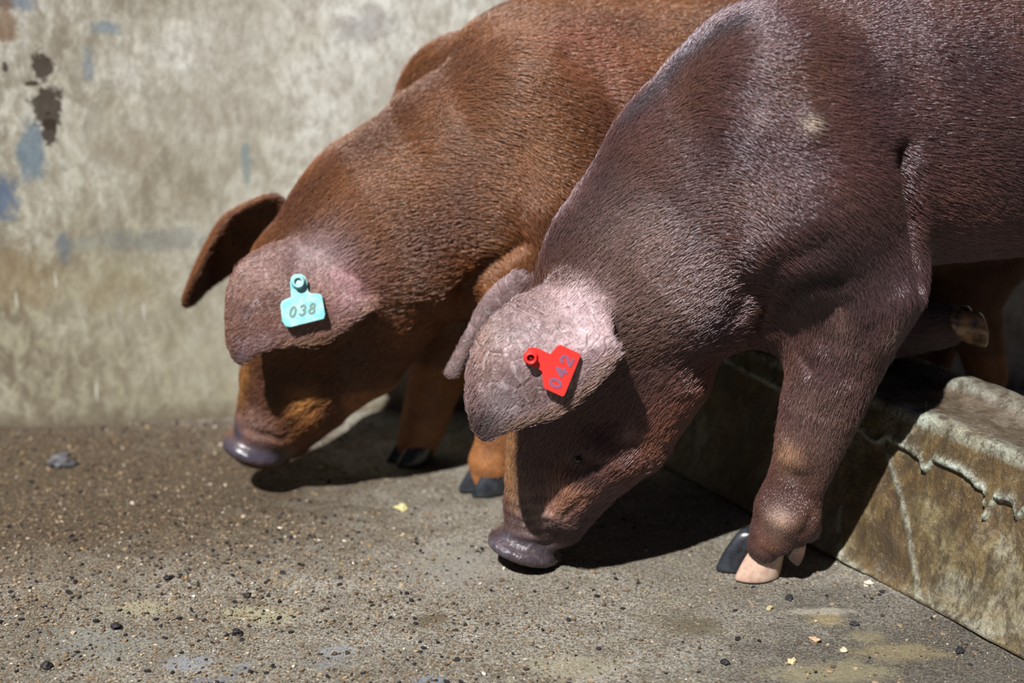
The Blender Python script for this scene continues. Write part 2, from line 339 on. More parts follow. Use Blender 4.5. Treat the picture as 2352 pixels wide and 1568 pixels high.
class Pig:
    def __init__(s, p0, phi):
        s.P0 = np.array((*p0, 0.0)); s.d = np.array((math.cos(phi), math.sin(phi), 0)); s.n = np.array((math.sin(phi), -math.cos(phi), 0))
        s.prims = []; s.ears = []
    def at(s, px, py, off=0.0):
        r = ray(px, py); t = (off - np.dot(EYE - s.P0, s.n)) / np.dot(r, s.n)
        return EYE + r * t
    def loc(s, x, y, z):                         # along the body, towards the camera, up
        return s.P0 + s.d * x + s.n * y + np.array((0, 0, z))
    def rpx(s, p, r): return r * float(np.dot(np.asarray(p) - EYE, FWD)) / FPX      # a radius seen as r pixels at that distance
    def chain(s, pts, w=1.0, k=0.04, flow=None, flip=False):
        """pts: (px, py, offset, radius_px) or (xyz array, radius_m); one tapering limb"""
        Q = []
        for q in pts:
            if len(q) == 4: p = s.at(*q[:3]); Q.append((p, s.rpx(p, q[3])))
            else: Q.append((np.asarray(q[0], float), q[1]))
        seg = []
        for (a, ra), (b, rb) in zip(Q[:-1], Q[1:]):
            f = (b - a) * (-1 if flip else 1) if flow is None else np.asarray(flow, float)
            seg.append((a, b, ra, rb, w, f / (np.linalg.norm(f) + 1e-9)))
        s.prims.append((seg, k))
    def seg_d(s, p, sg):
        a, b, ra, rb, w, f = sg
        if w != 1.0:
            g = (1.0 / w - 1.0); n = s.n.astype(p.dtype)
            p = p + (g * ((p - s.P0.astype(p.dtype)) @ n))[:, None] * n
            a = a + g * np.dot(a - s.P0, s.n) * s.n; b = b + g * np.dot(b - s.P0, s.n) * s.n
        ba = (b - a).astype(p.dtype); q = p - a.astype(p.dtype)
        L2 = float(ba @ ba) + 1e-12
        h = np.clip((q @ ba) / L2, 0, 1)
        d = np.sqrt(((q - h[:, None] * ba) ** 2).sum(1)) - (ra + (rb - ra) * h)
        return d * (min(1.0, w) ** 0.5)
    def prim_d(s, p, pr):
        d = None
        for sg in pr[0]:
            e = s.seg_d(p, sg); d = e if d is None else np.minimum(d, e)
        return d
    def ear(s, centre, outline, bulge, thick=0.0042, root=None):
        """outline: list of 3-D points round the sheet (closed); rings towards a raised centre"""
        O = [np.asarray(p, float) for p in outline]
        # smooth closed outline (Catmull-Rom)
        n = len(O); C = []
        for i in range(n):
            p0, p1, p2, p3 = O[i - 1], O[i], O[(i + 1) % n], O[(i + 2) % n]
            for t in (0, 0.25, 0.5, 0.75):
                C.append(0.5 * ((2 * p1) + (-p0 + p2) * t + (2 * p0 - 5 * p1 + 4 * p2 - p3) * t * t + (-p0 + 3 * p1 - 3 * p2 + p3) * t ** 3))
        c = np.asarray(centre, float); V = [c + bulge]; F = []; m = len(C); R = 7
        for r in range(1, R + 1):
            q = r / R
            for p in C: V.append(c + (p - c) * q + bulge * (1 - q * q))
        for i in range(m): F.append((0, 1 + i, 1 + (i + 1) % m))
        for r in range(R - 1):
            for i in range(m):
                a, b2 = 1 + r * m + i, 1 + r * m + (i + 1) % m
                F.append((a, b2, b2 + m)); F.append((a, b2 + m, a + m))
        s.ears.append((BVHTree.FromPolygons([Vector(v) for v in V], F), np.array(V), thick, np.asarray(root)))
    def sdf(s, p):
        d = None
        for pr in s.prims:
            e = s.prim_d(p, pr)
            d = e if d is None else smin(d, e, pr[1])
        for bv, V, th, k in s.ears:
            lo, hi = V.min(0) - 0.045, V.max(0) + 0.045
            m = np.nonzero(((p > lo) & (p < hi)).all(1))[0]
            if len(m):
                e = np.full(len(m), 0.05, p.dtype)
                for i, q in enumerate(p[m]):
                    r = bv.find_nearest(Vector(q), 0.05)
                    if r[3] is not None: e[i] = r[3] - th
                kk = 0.003 + 0.030 * np.exp(-(np.linalg.norm(p[m] - k, axis=1) / 0.045) ** 2)
                d[m] = smin(d[m], e, kk.astype(p.dtype))
        return d
    def build(s, h=0.0042):
        pts = np.array([q for pr in s.prims for sg in pr[0] for q in (sg[0] - sg[2], sg[0] + sg[2], sg[1] - sg[3], sg[1] + sg[3])]
                       + [v for e in s.ears for v in e[1]])
        C = 4; hc = h * C
        lo = pts.min(0) - 0.03; hi = pts.max(0) + 0.03
        nc = np.ceil((hi - lo) / hc).astype(int) + 1
        ax = [lo[i] + np.arange(nc[i]) * hc for i in range(3)]
        G = np.stack(np.meshgrid(*ax, indexing='ij'), -1).reshape(-1, 3).astype(np.float32)
        dc = np.concatenate([s.sdf_body(g) for g in np.array_split(G, 8)]).reshape(nc)
        # ears: mark coarse cells that they touch
        near = np.abs(dc) < hc * 1.9
        for bv, V, th, k in s.ears:
            ij = np.round((V - lo) / hc).astype(int)
            for o in np.stack(np.meshgrid(*[[-1, 0, 1]] * 3, indexing='ij'), -1).reshape(-1, 3):
                q = np.clip(ij + o, 0, nc - 1); near[q[:, 0], q[:, 1], q[:, 2]] = True
        fine = np.repeat(np.repeat(np.repeat(dc, C, 0), C, 1), C, 2)
        fm = np.repeat(np.repeat(np.repeat(near, C, 0), C, 1), C, 2)
        o2 = lo - (C - 1) / 2 * h
        I = np.argwhere(fm)
        P = (o2 + I * h).astype(np.float32)
        fine[fm] = np.concatenate([s.sdf(g) for g in np.array_split(P, 10)])
        return surface_nets(fine, o2, h)
    def on_ear(s, V, i, reach=0.0062):
        bv, E, th, k = s.ears[i]; m = np.zeros(len(V)); lo, hi = E.min(0) - 0.01, E.max(0) + 0.01
        for j in np.nonzero(((V > lo) & (V < hi)).all(1))[0]:
            if bv.find_nearest(Vector(V[j]), reach)[3] is not None: m[j] = 1.0
        return m
    def sdf_body(s, p):
        e, s.ears = s.ears, []
        d = s.sdf(p); s.ears = e
        return d
    def flow_at(s, p):
        num = np.zeros_like(p); den = np.zeros(len(p))
        for pr in s.prims:
            for sg in pr[0]:
                w = np.exp(-np.clip(s.seg_d(p, sg), -0.05, 1) / 0.018)
                num += w[:, None] * sg[5]; den += w
        return num / (den[:, None] + 1e-12)

def surface_nets(vol, origin, h):
    ins = vol < 0
    c = np.zeros(tuple(n - 1 for n in vol.shape), np.int8)
    cor = [(i, j, k) for i in (0, 1) for j in (0, 1) for k in (0, 1)]
    nx, ny, nz = vol.shape
    sl = lambda a, o: a[o[0]:nx - 1 + o[0], o[1]:ny - 1 + o[1], o[2]:nz - 1 + o[2]]
    for o in cor: c += sl(ins, o).astype(np.int8)
    act = (c > 0) & (c < 8)
    I = np.argwhere(act)
    idx = np.full(act.shape, -1, np.int64); idx[act] = np.arange(len(I))
    val = {o: vol[I[:, 0] + o[0], I[:, 1] + o[1], I[:, 2] + o[2]] for o in cor}
    pos = np.zeros((len(I), 3)); cnt = np.zeros(len(I))
    for a in cor:
        for ax in range(3):
            if a[ax] == 0:
                b = list(a); b[ax] = 1; b = tuple(b)
                va, vb = val[a], val[b]; m = (va < 0) != (vb < 0)
                t = np.where(m, va / np.where(m, va - vb, 1), 0)
                pt = np.array(a, float)[None, :] + 0 * pos; pt[:, ax] = t
                pos[m] += pt[m]; cnt[m] += 1
    V = origin + (I + pos / cnt[:, None]) * h
    F = []
    for ax in range(3):
        u, v = (ax + 1) % 3, (ax + 2) % 3
        lo = [slice(None)] * 3; hi = [slice(None)] * 3; lo[ax] = slice(0, -1); hi[ax] = slice(1, None)
        E = np.argwhere(ins[tuple(lo)] != ins[tuple(hi)])
        E = E[(E[:, u] > 0) & (E[:, v] > 0) & (E[:, u] < vol.shape[u] - 1) & (E[:, v] < vol.shape[v] - 1)]
        def cell(du, dv):
            q = E.copy(); q[:, u] -= du; q[:, v] -= dv; return idx[q[:, 0], q[:, 1], q[:, 2]]
        Q = np.stack([cell(1, 1), cell(0, 1), cell(0, 0), cell(1, 0)], 1)
        flip = ~ins[E[:, 0], E[:, 1], E[:, 2]]
        Q[flip] = Q[flip][:, ::-1]
        F.append(Q)
    return V, np.concatenate(F)

def edges_of(F):
    E = np.concatenate([F[:, [0, 1]], F[:, [1, 2]], F[:, [2, 3]], F[:, [3, 0]]]); E.sort(1)
    return np.unique(E, axis=0)
def smooth(V, E, it, lam=0.5, mu=None):
    n = len(V); deg = np.bincount(E.ravel(), minlength=n)[:, None].astype(float)
    for i in range(it):
        for f in ((lam,) if mu is None else (lam, mu)):
            S = np.zeros_like(V)
            for ax in range(3):
                S[:, ax] = np.bincount(E[:, 0], V[E[:, 1], ax], n) + np.bincount(E[:, 1], V[E[:, 0], ax], n)
            V = V + f * (S / np.maximum(deg, 1) - V)
    return V
def vnormals(V, F):
    N = np.zeros_like(V); fn = np.cross(V[F[:, 2]] - V[F[:, 0]], V[F[:, 3]] - V[F[:, 1]])
    for j in range(4):
        for ax in range(3): N[:, ax] += np.bincount(F[:, j], fn[:, ax], len(V))
    return N / (np.linalg.norm(N, axis=1)[:, None] + 1e-12)

class Skin:
    """mesh being detailed: pixel strokes are dropped on the surface once, then act in 3-D"""
    def __init__(s, V, F): s.V, s.F = V, F; s.N = vnormals(V, F); s.bv = BVHTree.FromPolygons([Vector(v) for v in V], [tuple(f) for f in F.tolist()])
    def hit(s, px, py):
        r = Vector(ray(px, py)).normalized(); h = s.bv.ray_cast(Vector(EYE), r)
        return np.array(h[0]) if h[0] is not None else None
    def dist(s, pts):
        pts = [p for p in pts if p is not None]
        d = np.full(len(s.V), 9.0)
        if len(pts) == 1: return np.linalg.norm(s.V - pts[0], axis=1)
        for a, b in zip(pts[:-1], pts[1:]):
            ba = b - a; h = np.clip(((s.V - a) @ ba) / (ba @ ba + 1e-12), 0, 1)
            d = np.minimum(d, np.linalg.norm(s.V - a - h[:, None] * ba, axis=1))
        return d
    def stroke(s, px, depth, width):
        pts = [s.hit(*p) for p in px]
        if all(p is None for p in pts): return
        s.V = s.V - s.N * (depth * np.exp(-(s.dist(pts) / width) ** 2))[:, None]
    def patch(s, px, rad):
        pts = [s.hit(*p) for p in px]
        if all(p is None for p in pts): return np.zeros(len(s.V))
        return np.exp(-(s.dist(pts) / rad) ** 2)

# ------------------------------------------------------------------ animal materials
def coat_materials(name, sheen):
    b = MB(name + '_skin'); v = b.coord('Object')
    t = b.attr('tint')
    n1 = b.noise(v, 60, 5, 0.65); n2 = b.noise(v, 16, 4, 0.6, 0.5); n3 = b.noise(v, 330, 3, 0.6)
    c = b.mix(b.ramp(n2, [(0.35, 0.5), (0.6, 0.0)]), t, (0.035, 0.018, 0.016), 'MIX')
    c = b.mix(b.ramp(n1, [(0.4, 0.35), (0.6, 0.0)]), c, (0.03, 0.016, 0.014))
    bare = b.attr('bare', 'Fac')
    wr = b.noise(b.mapping(v, (1, 1, 0.55), (0.3, 0.5, 0)), 95, 5, 0.7, 1.2); cr = b.voro(b.mapping(v, (1, 1, 0.6), (0.2, 0.6, 0)), 60, 'Distance', 'DISTANCE_TO_EDGE')
    c = b.mix(b.math('MULTIPLY', bare, b.ramp(wr, [(0.52, 0.0), (0.68, 0.55)])), c, (0.50, 0.43, 0.47))
    c = b.mix(b.math('MULTIPLY', bare, b.ramp(wr, [(0.34, 0.75), (0.48, 0.0)])), c, (0.12, 0.07, 0.075))
    h = b.math('MULTIPLY', bare, b.math('ADD', wr, b.math('MULTIPLY', b.ramp(cr, [(0.0, 0.0), (0.10, 1.0)]), 0.35)))
    nrm = b.bump(h, 0.6, 0.004, b.bump(n3, 0.35, 0.0012, b.bump(n1, 0.35, 0.003)))
    b.set(color=c, rough=b.attr('gloss', 'Fac'), spec=0.45, normal=nrm)
    h = bpy.data.materials.new(name + '_hair'); h.use_nodes = True; nt = h.node_tree; nt.nodes.clear()
    out = nt.nodes.new('ShaderNodeOutputMaterial'); pb = nt.nodes.new('ShaderNodeBsdfPrincipled')
    at = nt.nodes.new('ShaderNodeAttribute'); at.attribute_name = 'tint'
    nt.links.new(at.outputs['Color'], pb.inputs['Base Color'])
    pb.inputs['Roughness'].default_value = 0.28; pb.inputs['IOR'].default_value = 1.85; pb.inputs['Specular IOR Level'].default_value = sheen
    pb.inputs['Specular Tint'].default_value = (0.88, 0.84, 1.0, 1) if 'dark' in name else (1.0, 0.86, 0.80, 1)
    nt.links.new(pb.outputs[0], out.inputs['Surface'])
    return b.m, h

def grow_coat(parent, V, F, flow, hairy, hlen, tint, mat, density, radius, label):
    """short lying hairs as one curves object, three points a hair"""
    T = np.concatenate([F[:, [0, 1, 2]], F[:, [0, 2, 3]]])
    ar = 0.5 * np.linalg.norm(np.cross(V[T[:, 1]] - V[T[:, 0]], V[T[:, 2]] - V[T[:, 0]]), axis=1)
    ex = ar * density * hairy[T].mean(1)
    cnt = np.floor(ex + RNG.random(len(ex))).astype(int)
    ti = np.repeat(np.arange(len(T)), cnt); n = len(ti)
    u, v = RNG.random(n), RNG.random(n); m = u + v > 1; u[m], v[m] = 1 - u[m], 1 - v[m]
    w = np.stack([1 - u - v, u, v], 1)[:, :, None]
    pick = lambda A: (A[T[ti]] * (w if A.ndim > 1 else w[:, :, 0])).sum(1)
    root, d, L, c = pick(V), pick(flow), pick(hlen), pick(tint)
    d = d + RNG.normal(0, 0.10, d.shape); d /= np.linalg.norm(d, axis=1)[:, None]
    L = L * RNG.uniform(0.55, 1.25, n); nn = pick(vnormals(V, F))
    P = np.empty((n, 3, 3)); P[:, 0] = root - nn * 0.0004; P[:, 1] = root + d * (L * 0.5)[:, None] + nn * (L * 0.05)[:, None]; P[:, 2] = root + d * L[:, None] - nn * (L * 0.06)[:, None]
    hc = bpy.data.hair_curves.new('coat'); hc.add_curves([3] * n)
    hc.attributes['position'].data.foreach_set('vector', P.astype(np.float32).ravel())
    ra = hc.attributes.get('radius') or hc.attributes.new('radius', 'FLOAT', 'POINT')
    ra.data.foreach_set('value', np.tile(np.array((1.0, 0.85, 0.3), np.float32) * radius, n))
    ca = hc.attributes.new('tint', 'FLOAT_COLOR', 'CURVE')
    k = RNG.uniform(0.55, 1.75, n)[:, None]
    ca.data.foreach_set('color', np.c_[c * k, np.ones(n)].astype(np.float32).ravel())
    hc.materials.append(mat)
    o = bpy.data.objects.new('coat', hc); COL.objects.link(o); o.parent = parent; o['kind'] = 'stuff'; o['label'] = label
    return o

def horn_material(name, c1, c2, rough=0.25):
    b = MB(name); v = b.coord('Object')
    n = b.noise(v, 70, 4, 0.6)
    return b.set(color=b.ramp(n, [(0.35, c1), (0.65, c2)]), rough=rough, spec=0.5, coat=0.5, coat_rough=0.12, normal=b.bump(n, 0.15, 0.002))
M_HOOF = horn_material('dark_horn', (0.012, 0.013, 0.016), (0.03, 0.035, 0.045))
M_PALE = horn_material('pale_horn', (0.40, 0.25, 0.19), (0.56, 0.42, 0.34))
M_MIXED = horn_material('mottled_horn', (0.02, 0.018, 0.02), (0.10, 0.060, 0.045))
M_TAN = horn_material('tan_horn', (0.05, 0.05, 0.055), (0.42, 0.24, 0.12))
M_BROWN = horn_material('brown_horn', (0.03, 0.022, 0.02), (0.09, 0.05, 0.04))
M_EYE = horn_material('eye', (0.006, 0.004, 0.004), (0.012, 0.008, 0.007), 0.08)

def claw(name, toe, up, side, pos, length, width, height, mat, parent, slope=0.55):
    """one hoof toe: D-shaped sole, walls sloping back to a narrower coronet"""
    toe, up, side, pos = (np.asarray(a, float) for a in (toe, up, side, pos))
    toe /= np.linalg.norm(toe); up /= np.linalg.norm(up); side /= np.linalg.norm(side)
    V, F = [], []; M = 20
    rings = [(0.0, 0.90, 0.88, 0.0), (0.06, 1.0, 1.0, 0.0), (0.35, 0.92, 0.97, 0.12), (0.7, 0.80, 0.90, 0.32), (1.0, 0.68, 0.80, 0.52), (1.14, 0.45, 0.5, 0.58)]
    for (hh, kl, kw, back) in rings:
        for i in range(M):
            a = 2 * math.pi * i / M; cx, cy = math.cos(a), math.sin(a)
            pinch = 1 - 0.38 * max(0, cx) ** 2
            V.append(pos + toe * (cx * length * 0.5 * kl - back * length * slope) + side * (cy * width * 0.5 * kw * pinch) + up * hh * height)
    for r in range(len(rings) - 1):
        for i in range(M):
            F.append((r * M + i, r * M + (i + 1) % M, (r + 1) * M + (i + 1) % M, (r + 1) * M + i))
    F.append(tuple(range(M - 1, -1, -1))); F.append(tuple((len(rings) - 1) * M + i for i in range(M)))
    o = mesh_obj(name, V, F, mat, parent)
    md = o.modifiers.new('round', 'SUBSURF'); md.levels = 1; md.render_levels = 2
    return o
def ball(name, c, r, mat, parent, squash=(1, 1, 1)):
    bm = bmesh.new(); bmesh.ops.create_uvsphere(bm, u_segments=24, v_segments=14, radius=r)
    for v in bm.verts: v.co = Vector((v.co.x * squash[0], v.co.y * squash[1], v.co.z * squash[2])) + Vector(c)
    me = bpy.data.meshes.new(name); bm.to_mesh(me); bm.free(); me.materials.append(mat)
    for p in me.polygons: p.use_smooth = True
    o = bpy.data.objects.new(name, me); COL.objects.link(o); o.parent = parent
    return o

def finish_body(name, sk, pig, tint, hairy, hlen, gloss, bare, mats, density, radius, droop=0.35, lift=0.13):
    V, F, N = sk.V, sk.F, vnormals(sk.V, sk.F)
    fl = pig.flow_at(V) + np.array((0, 0, -droop))
    fl -= (fl * N).sum(1)[:, None] * N; fl /= (np.linalg.norm(fl, axis=1)[:, None] + 1e-9)
    # gentle swirl so that the coat lies in patches
    sw = np.array([mnoise.noise(Vector(v) * 11) for v in V]) * 0.32
    bi = np.cross(N, fl); fl = fl * np.cos(sw)[:, None] + bi * np.sin(sw)[:, None] + N * lift
    o = mesh_obj(name, V, F, mats[0])
    set_attr(o.data, 'tint', 'FLOAT_COLOR', np.c_[tint, np.ones(len(V))], 'color')
    set_attr(o.data, 'gloss', 'FLOAT', gloss, 'value'); set_attr(o.data, 'bare', 'FLOAT', bare, 'value')
    grow_coat(o, V, F, fl, hairy, hlen, tint, mats[1], density, radius, 'short sleek lying hair')
    return o
def mottle(t, V, warm, cool):
    """uneven natural coat colour"""
    a = np.array([mnoise.noise(Vector(v) * 8) + 0.5 * mnoise.noise(Vector(v) * 21 + Vector((5, 2, 1))) for v in V])
    b = np.array([mnoise.noise(Vector(v) * 13 + Vector((9, 4, 7))) for v in V])
    t = t * (1 + 0.30 * a)[:, None]
    t = lay(t, np.clip(0.9 * b, 0, 0.55), warm); return lay(t, np.clip(-1.0 * b, 0, 0.6), cool)
def lay(t, m, c): return t * (1 - m[:, None]) + np.asarray(c) * m[:, None]

# ------------------------------------------------------------------ ear tags
def plastic(name, c, rough=0.4, worn=None):
    b = MB(name); v = b.coord('Object'); n = b.noise(v, 90, 5, 0.7)
    col = b.mix(b.ramp(n, [(0.42, 0.0), (0.6, 0.85)]), c, worn) if worn else b.mix(b.ramp(n, [(0.4, 0.0), (0.7, 0.12)]), c, tuple(x * 0.6 for x in c))
    return b.set(color=col, rough=rough, spec=0.5, normal=b.bump(n, 0.1, 0.001))
def ear_tag(sk, parent, stud_px, outline_px, text, text_px, text_up_px, text_h_px, mat, tmat, hmat, label, lift=0.004, pin=0.008, stroke=0.25):
    c = sk.hit(*stud_px); nb = [sk.hit(*p) for p in outline_px]; good = [p for p in nb if p is not None]
    cen = np.mean(good, 0); q = np.array(good) - cen
    nrm = np.linalg.svd(q)[2][2]; nrm = nrm if np.dot(nrm, EYE - cen) > 0 else -nrm
    nrm = nrm * 0.75 + (EYE - cen) / np.linalg.norm(EYE - cen) * 0.25; nrm /= np.linalg.norm(nrm)
    # plane just clear of the ear
    off = max(np.dot(p - c, nrm) for p in good) ; base = c + nrm * (min(max(off, 0.0), 0.006) + lift)
    def pl(px, py, up=0.0):
        r = ray(px, py); t = np.dot(base + nrm * up - EYE, nrm) / np.dot(r, nrm); return EYE + r * t
    th = 0.0022
    P = [pl(*p) for p in outline_px]; n = len(P)
    tri = tessellate_polygon([[Vector(p) for p in P]])
    V = P + [p - nrm * th for p in P]
    F = [tuple(t) for t in tri] + [tuple(i + n for i in reversed(t)) for t in tri] + [(i, (i + 1) % n, n + (i + 1) % n, n + i) for i in range(n)]
    o = mesh_obj('ear_tag', V, F, mat, parent, smooth=False); o['label'] = label
    bm = bmesh.new(); bm.from_mesh(o.data); bmesh.ops.recalc_face_normals(bm, faces=bm.faces); bm.to_mesh(o.data); bm.free()
    bv = o.modifiers.new('soft_edge', 'BEVEL'); bv.width = 0.0006; bv.segments = 2; bv.limit_method = 'ANGLE'; bv.angle_limit = math.radians(50)
    # stud: hollow pin with a rim
    a = np.cross(nrm, (0, 0, 1.0)); a /= np.linalg.norm(a); bdir = np.cross(nrm, a)
    R = np.linalg.norm(pl(stud_px[0] + 17, stud_px[1]) - pl(*stud_px)); s0 = pl(*stud_px, up=0.0) 
    prof = [(1.0, -0.002), (1.02, 0.001), (0.82, 0.0025), (0.78, pin * 0.8), (0.82, pin), (0.66, pin + 0.0008), (0.52, pin), (0.48, pin * 0.4), (0.0, pin * 0.4)]
    V, F = [], []; M = 28
    for k, (r, z) in enumerate(prof):
        for i in range(M): V.append(s0 + (a * math.cos(2 * math.pi * i / M) + bdir * math.sin(2 * math.pi * i / M)) * R * r + nrm * z)
        if k:
            for i in range(M): F.append(((k - 1) * M + i, (k - 1) * M + (i + 1) % M, k * M + (i + 1) % M, k * M + i))
    st = mesh_obj('stud', V, F, mat, o)
    V, F = [], []
    for k, (r, z) in enumerate([(0.46, pin * 0.42), (0.30, pin * 0.55), (0.0, pin * 0.7)]):
        for i in range(M): V.append(s0 + (a * math.cos(2 * math.pi * i / M) + bdir * math.sin(2 * math.pi * i / M)) * R * r + nrm * z)
        if k:
            for i in range(M): F.append(((k - 1) * M + i, (k - 1) * M + (i + 1) % M, k * M + (i + 1) % M, k * M + i))
    mesh_obj('pin', V, F, hmat, o)
    # number: rounded stroke digits laid on the plate
    tc = pl(*text_px, up=0.0004); ux = pl(text_px[0] + text_up_px[0], text_px[1] + text_up_px[1], up=0.0004) - tc   # half the word
    hx = pl(text_px[0] + text_h_px[0], text_px[1] + text_h_px[1], up=0.0004) - tc                                   # half a digit's height
    arc = lambda cx, cy, rx, ry, a0, a1, m=14: [(cx + rx * math.cos(math.radians(a0 + (a1 - a0) * i / m)), cy + ry * math.sin(math.radians(a0 + (a1 - a0) * i / m))) for i in range(m + 1)]
    DIG = {'0': [arc(0, 0, 0.62, 0.86, 90, 450, 28)], '2': [arc(0, 0.38, 0.6, 0.48, 165, -35) + [(-0.62, -0.86), (0.66, -0.86)]],
           '3': [arc(0, 0.42, 0.56, 0.44, 150, -80) + arc(0, -0.40, 0.64, 0.46, 80, -150)], '4': [[(0.30, -0.88), (0.30, 0.86), (-0.66, -0.34), (0.70, -0.34)]],
           '8': [arc(0, 0.44, 0.5, 0.42, 270, 630, 22), arc(0, -0.42, 0.62, 0.44, 90, 450, 24)]}
    V, F = [], []; lv = 0
    nd = len(text); cw = 1.0 / nd
    hw = stroke * np.linalg.norm(hx)
    def put_pt(i, x, y, lift): return tc + ux * ((2 * i + 1) * cw - 1 + x * cw * 0.86) + hx * y + nrm * (0.00015 + lift)
    for i, ch in enumerate(text):
        for line in DIG[ch]:
            for (x0, y0), (x1, y1) in zip(line[:-1], line[1:]):
                p, q = put_pt(i, x0, y0, 0), put_pt(i, x1, y1, 0)
                t = q - p; t /= np.linalg.norm(t); sd = np.cross(nrm, t) * hw; b0 = len(V)
                for k in range(9):
                    an = math.pi / 2 + math.pi * k / 8; V.append(p + sd * math.sin(an) + t * hw * math.cos(an))
                for k in range(9):
                    an = -math.pi / 2 + math.pi * k / 8; V.append(q + sd * math.sin(an) + t * hw * math.cos(an))
                lv += 1
                for k in range(18): V[b0 + k] = V[b0 + k] + nrm * (1e-6 * lv)
                F.append(tuple(range(b0, b0 + 18)))
    me = bpy.data.meshes.new('number'); me.from_pydata([tuple(v) for v in V], [], F)
    me.materials.clear(); me.materials.append(tmat); me.name = 'number'
    t = bpy.data.objects.new('number', me); COL.objects.link(t); t.parent = o
    return o

def snout_disc(g, a, b, half_w, r, flow):
    """flat disc with a raised rim closing the snout; a-b spans its visible diameter"""
    c, e1 = (a + b) / 2, (b - a) / 2
    ring = [(c + e1 * math.cos(t) + g.n * half_w * math.sin(t), r) for t in np.linspace(0, 2 * math.pi, 15)]
    g.chain(ring, 1, 0.016, flow=flow)
    g.chain([(c - e1 * 0.45, r * 1.5), (c + e1 * 0.45, r * 1.5)], 1, 0.02, flow=flow)

# ------------------------------------------------------------------ the dark pig in front (red tag)
def make_front_pig():
    g = Pig((0.01, 1.68), math.radians(10)); A = g.at
    back = g.d
    hf = A(1500, 640) - A(1240, 1150)
    g.chain([(1830, 330, 0, 325), (2060, 275, -0.008, 340), (2352, 240, -0.018, 348), (g.loc(1.02, -0.01, 0.57), 0.185)], 0.80, 0.06)
    g.chain([(1800, 345, 0, 310), (1640, 440, 0, 278), (1480, 620, 0, 232)], 0.80, 0.05, flip=True)
    g.chain([(1765, 185, 0.068, 128), (1850, 470, 0.088, 165)], 1, 0.06, flow=back)
    g.chain([(1850, 470, 0.088, 165), (1985, 640, 0.088, 128)], 1, 0.04)
    g.chain([(1770, 190, -0.055, 130), (1850, 470, -0.075, 160)], 1, 0.06, flow=back)
    hs = -0.012
    g.chain([(1500, 640, 0, 222), (1350, 790, hs, 168), (1272, 1030, hs - 0.012, 106), (1232, 1165, hs - 0.016, 74), (1212, 1232, hs - 0.018, 58)], 0.90, 0.04, flow=hf)
    jf = A(1490, 830) - A(1340, 1130)
    g.chain([(1490, 850, 0.008, 148), (1430, 985, 0.010, 120), (1345, 1108, 0.0, 74), (1288, 1205, -0.012, 50)], 0.85, 0.03, flow=jf)
    g.chain([(1375, 1050, 0.040, 62), (1318, 1115, 0.036, 56), (1285, 1165, 0.026, 46)], 1, 0.03, flow=jf)
    snout_disc(g, A(1131, 1243, hs - 0.018), A(1268, 1277, hs - 0.018), 0.036, 0.0072, hf)
    f0 = 0.07
    g.chain([(1985, 640, 0.085, 124), (1958, 715, 0.083, 122), (1945, 765, 0.082, 113), (1916, 850, 0.08, 100), (1888, 930, 0.078, 92), (1865, 1000, 0.075, 81), (1848, 1060, 0.073, 71),
             (1828, 1110, 0.071, 66), (1808, 1172, 0.07, 74), (1782, 1218, 0.07, 58), (1756, 1252, 0.066, 40)], 1, 0.03)
    g.chain([(1815, 1180, 0.07, 60), (1855, 1215, 0.075, 28)], 1, 0.02)
    g.chain([(1740, 620, 0.0, 170), (1840, 640, 0.0, 175)], 0.9, 0.05, flow=back)
    g.chain([(1800, 600, -0.07, 140), (1840, 690, -0.07, 110), (1890, 765, -0.065, 68), (1990, 768, -0.07, 62), (2090, 757, -0.075, 56), (2165, 748, -0.08, 48)], 1, 0.03)
    for sd in (1, -1):
        g.chain([(g.loc(1.02, sd * 0.07, 0.50), 0.14), (g.loc(1.0, sd * 0.09, 0.34), 0.09), (g.loc(1.10, sd * 0.09, 0.20), 0.045), (g.loc(1.07, sd * 0.09, 0.05), 0.036)], 1, 0.05)
    # ears
    e = [(1232, 668, 0.05), (1165, 705, 0.072), (1105, 765, 0.086), (1078, 850, 0.098), (1076, 930, 0.106), (1108, 1006, 0.108), (1172, 982, 0.116), (1245, 958, 0.124), (1300, 935, 0.128),
         (1362, 880, 0.134), (1418, 806, 0.136), (1402, 765, 0.125), (1392, 710, 0.098), (1345, 665, 0.07), (1285, 655, 0.05)]
    g.ear(A(1245, 820, 0.122), [A(*p) for p in e], g.n * 0.010 + np.array((0, 0, 0.006)), 0.0042, A(1290, 665, 0.05))
    e = [(1200, 628, -0.07), (1160, 640, -0.085), (1110, 690, -0.10), (1075, 760, -0.11), (1035, 835, -0.12), (1026, 862, -0.12), (1050, 860, -0.115), (1085, 800, -0.11), (1118, 755, -0.10), (1165, 720, -0.085), (1215, 700, -0.07)]
    g.ear(A(1125, 720, -0.095), [A(*p) for p in e], g.n * 0.004 + np.array((0, 0, 0.01)), 0.0042, A(1205, 660, -0.07))
    V, F = g.build(); E = edges_of(F); V = smooth(V, E, 3, 0.5, -0.52)
    sk = Skin(V, F)
    S = sk.stroke
    # fold behind the elbow, armpit creases
    S([(2075, 350), (2092, 430), (2100, 520), (2112, 600), (2120, 650)], 0.022, 0.011)
    S([(1755, 750), (1768, 705), (1800, 665), (1860, 640), (1920, 640)], 0.009, 0.014)
    S([(1690, 720), (1735, 650), (1800, 590), (1880, 560)], 0.005, 0.018)
    S([(1810, 735), (1830, 800), (1860, 845)], 0.004, 0.010)
    S([(2030, 790), (2055, 740), (2075, 690)], -0.007, 0.018)
    S([(1850, 270), (1856, 300)], -0.004, 0.016); S([(1735, 255), (1730, 300)], -0.003, 0.014)
    # cheek, eye socket, mouth line, snout wrinkles
    S([(1300, 1075), (1330, 1060), (1370, 1070)], 0.004, 0.008)
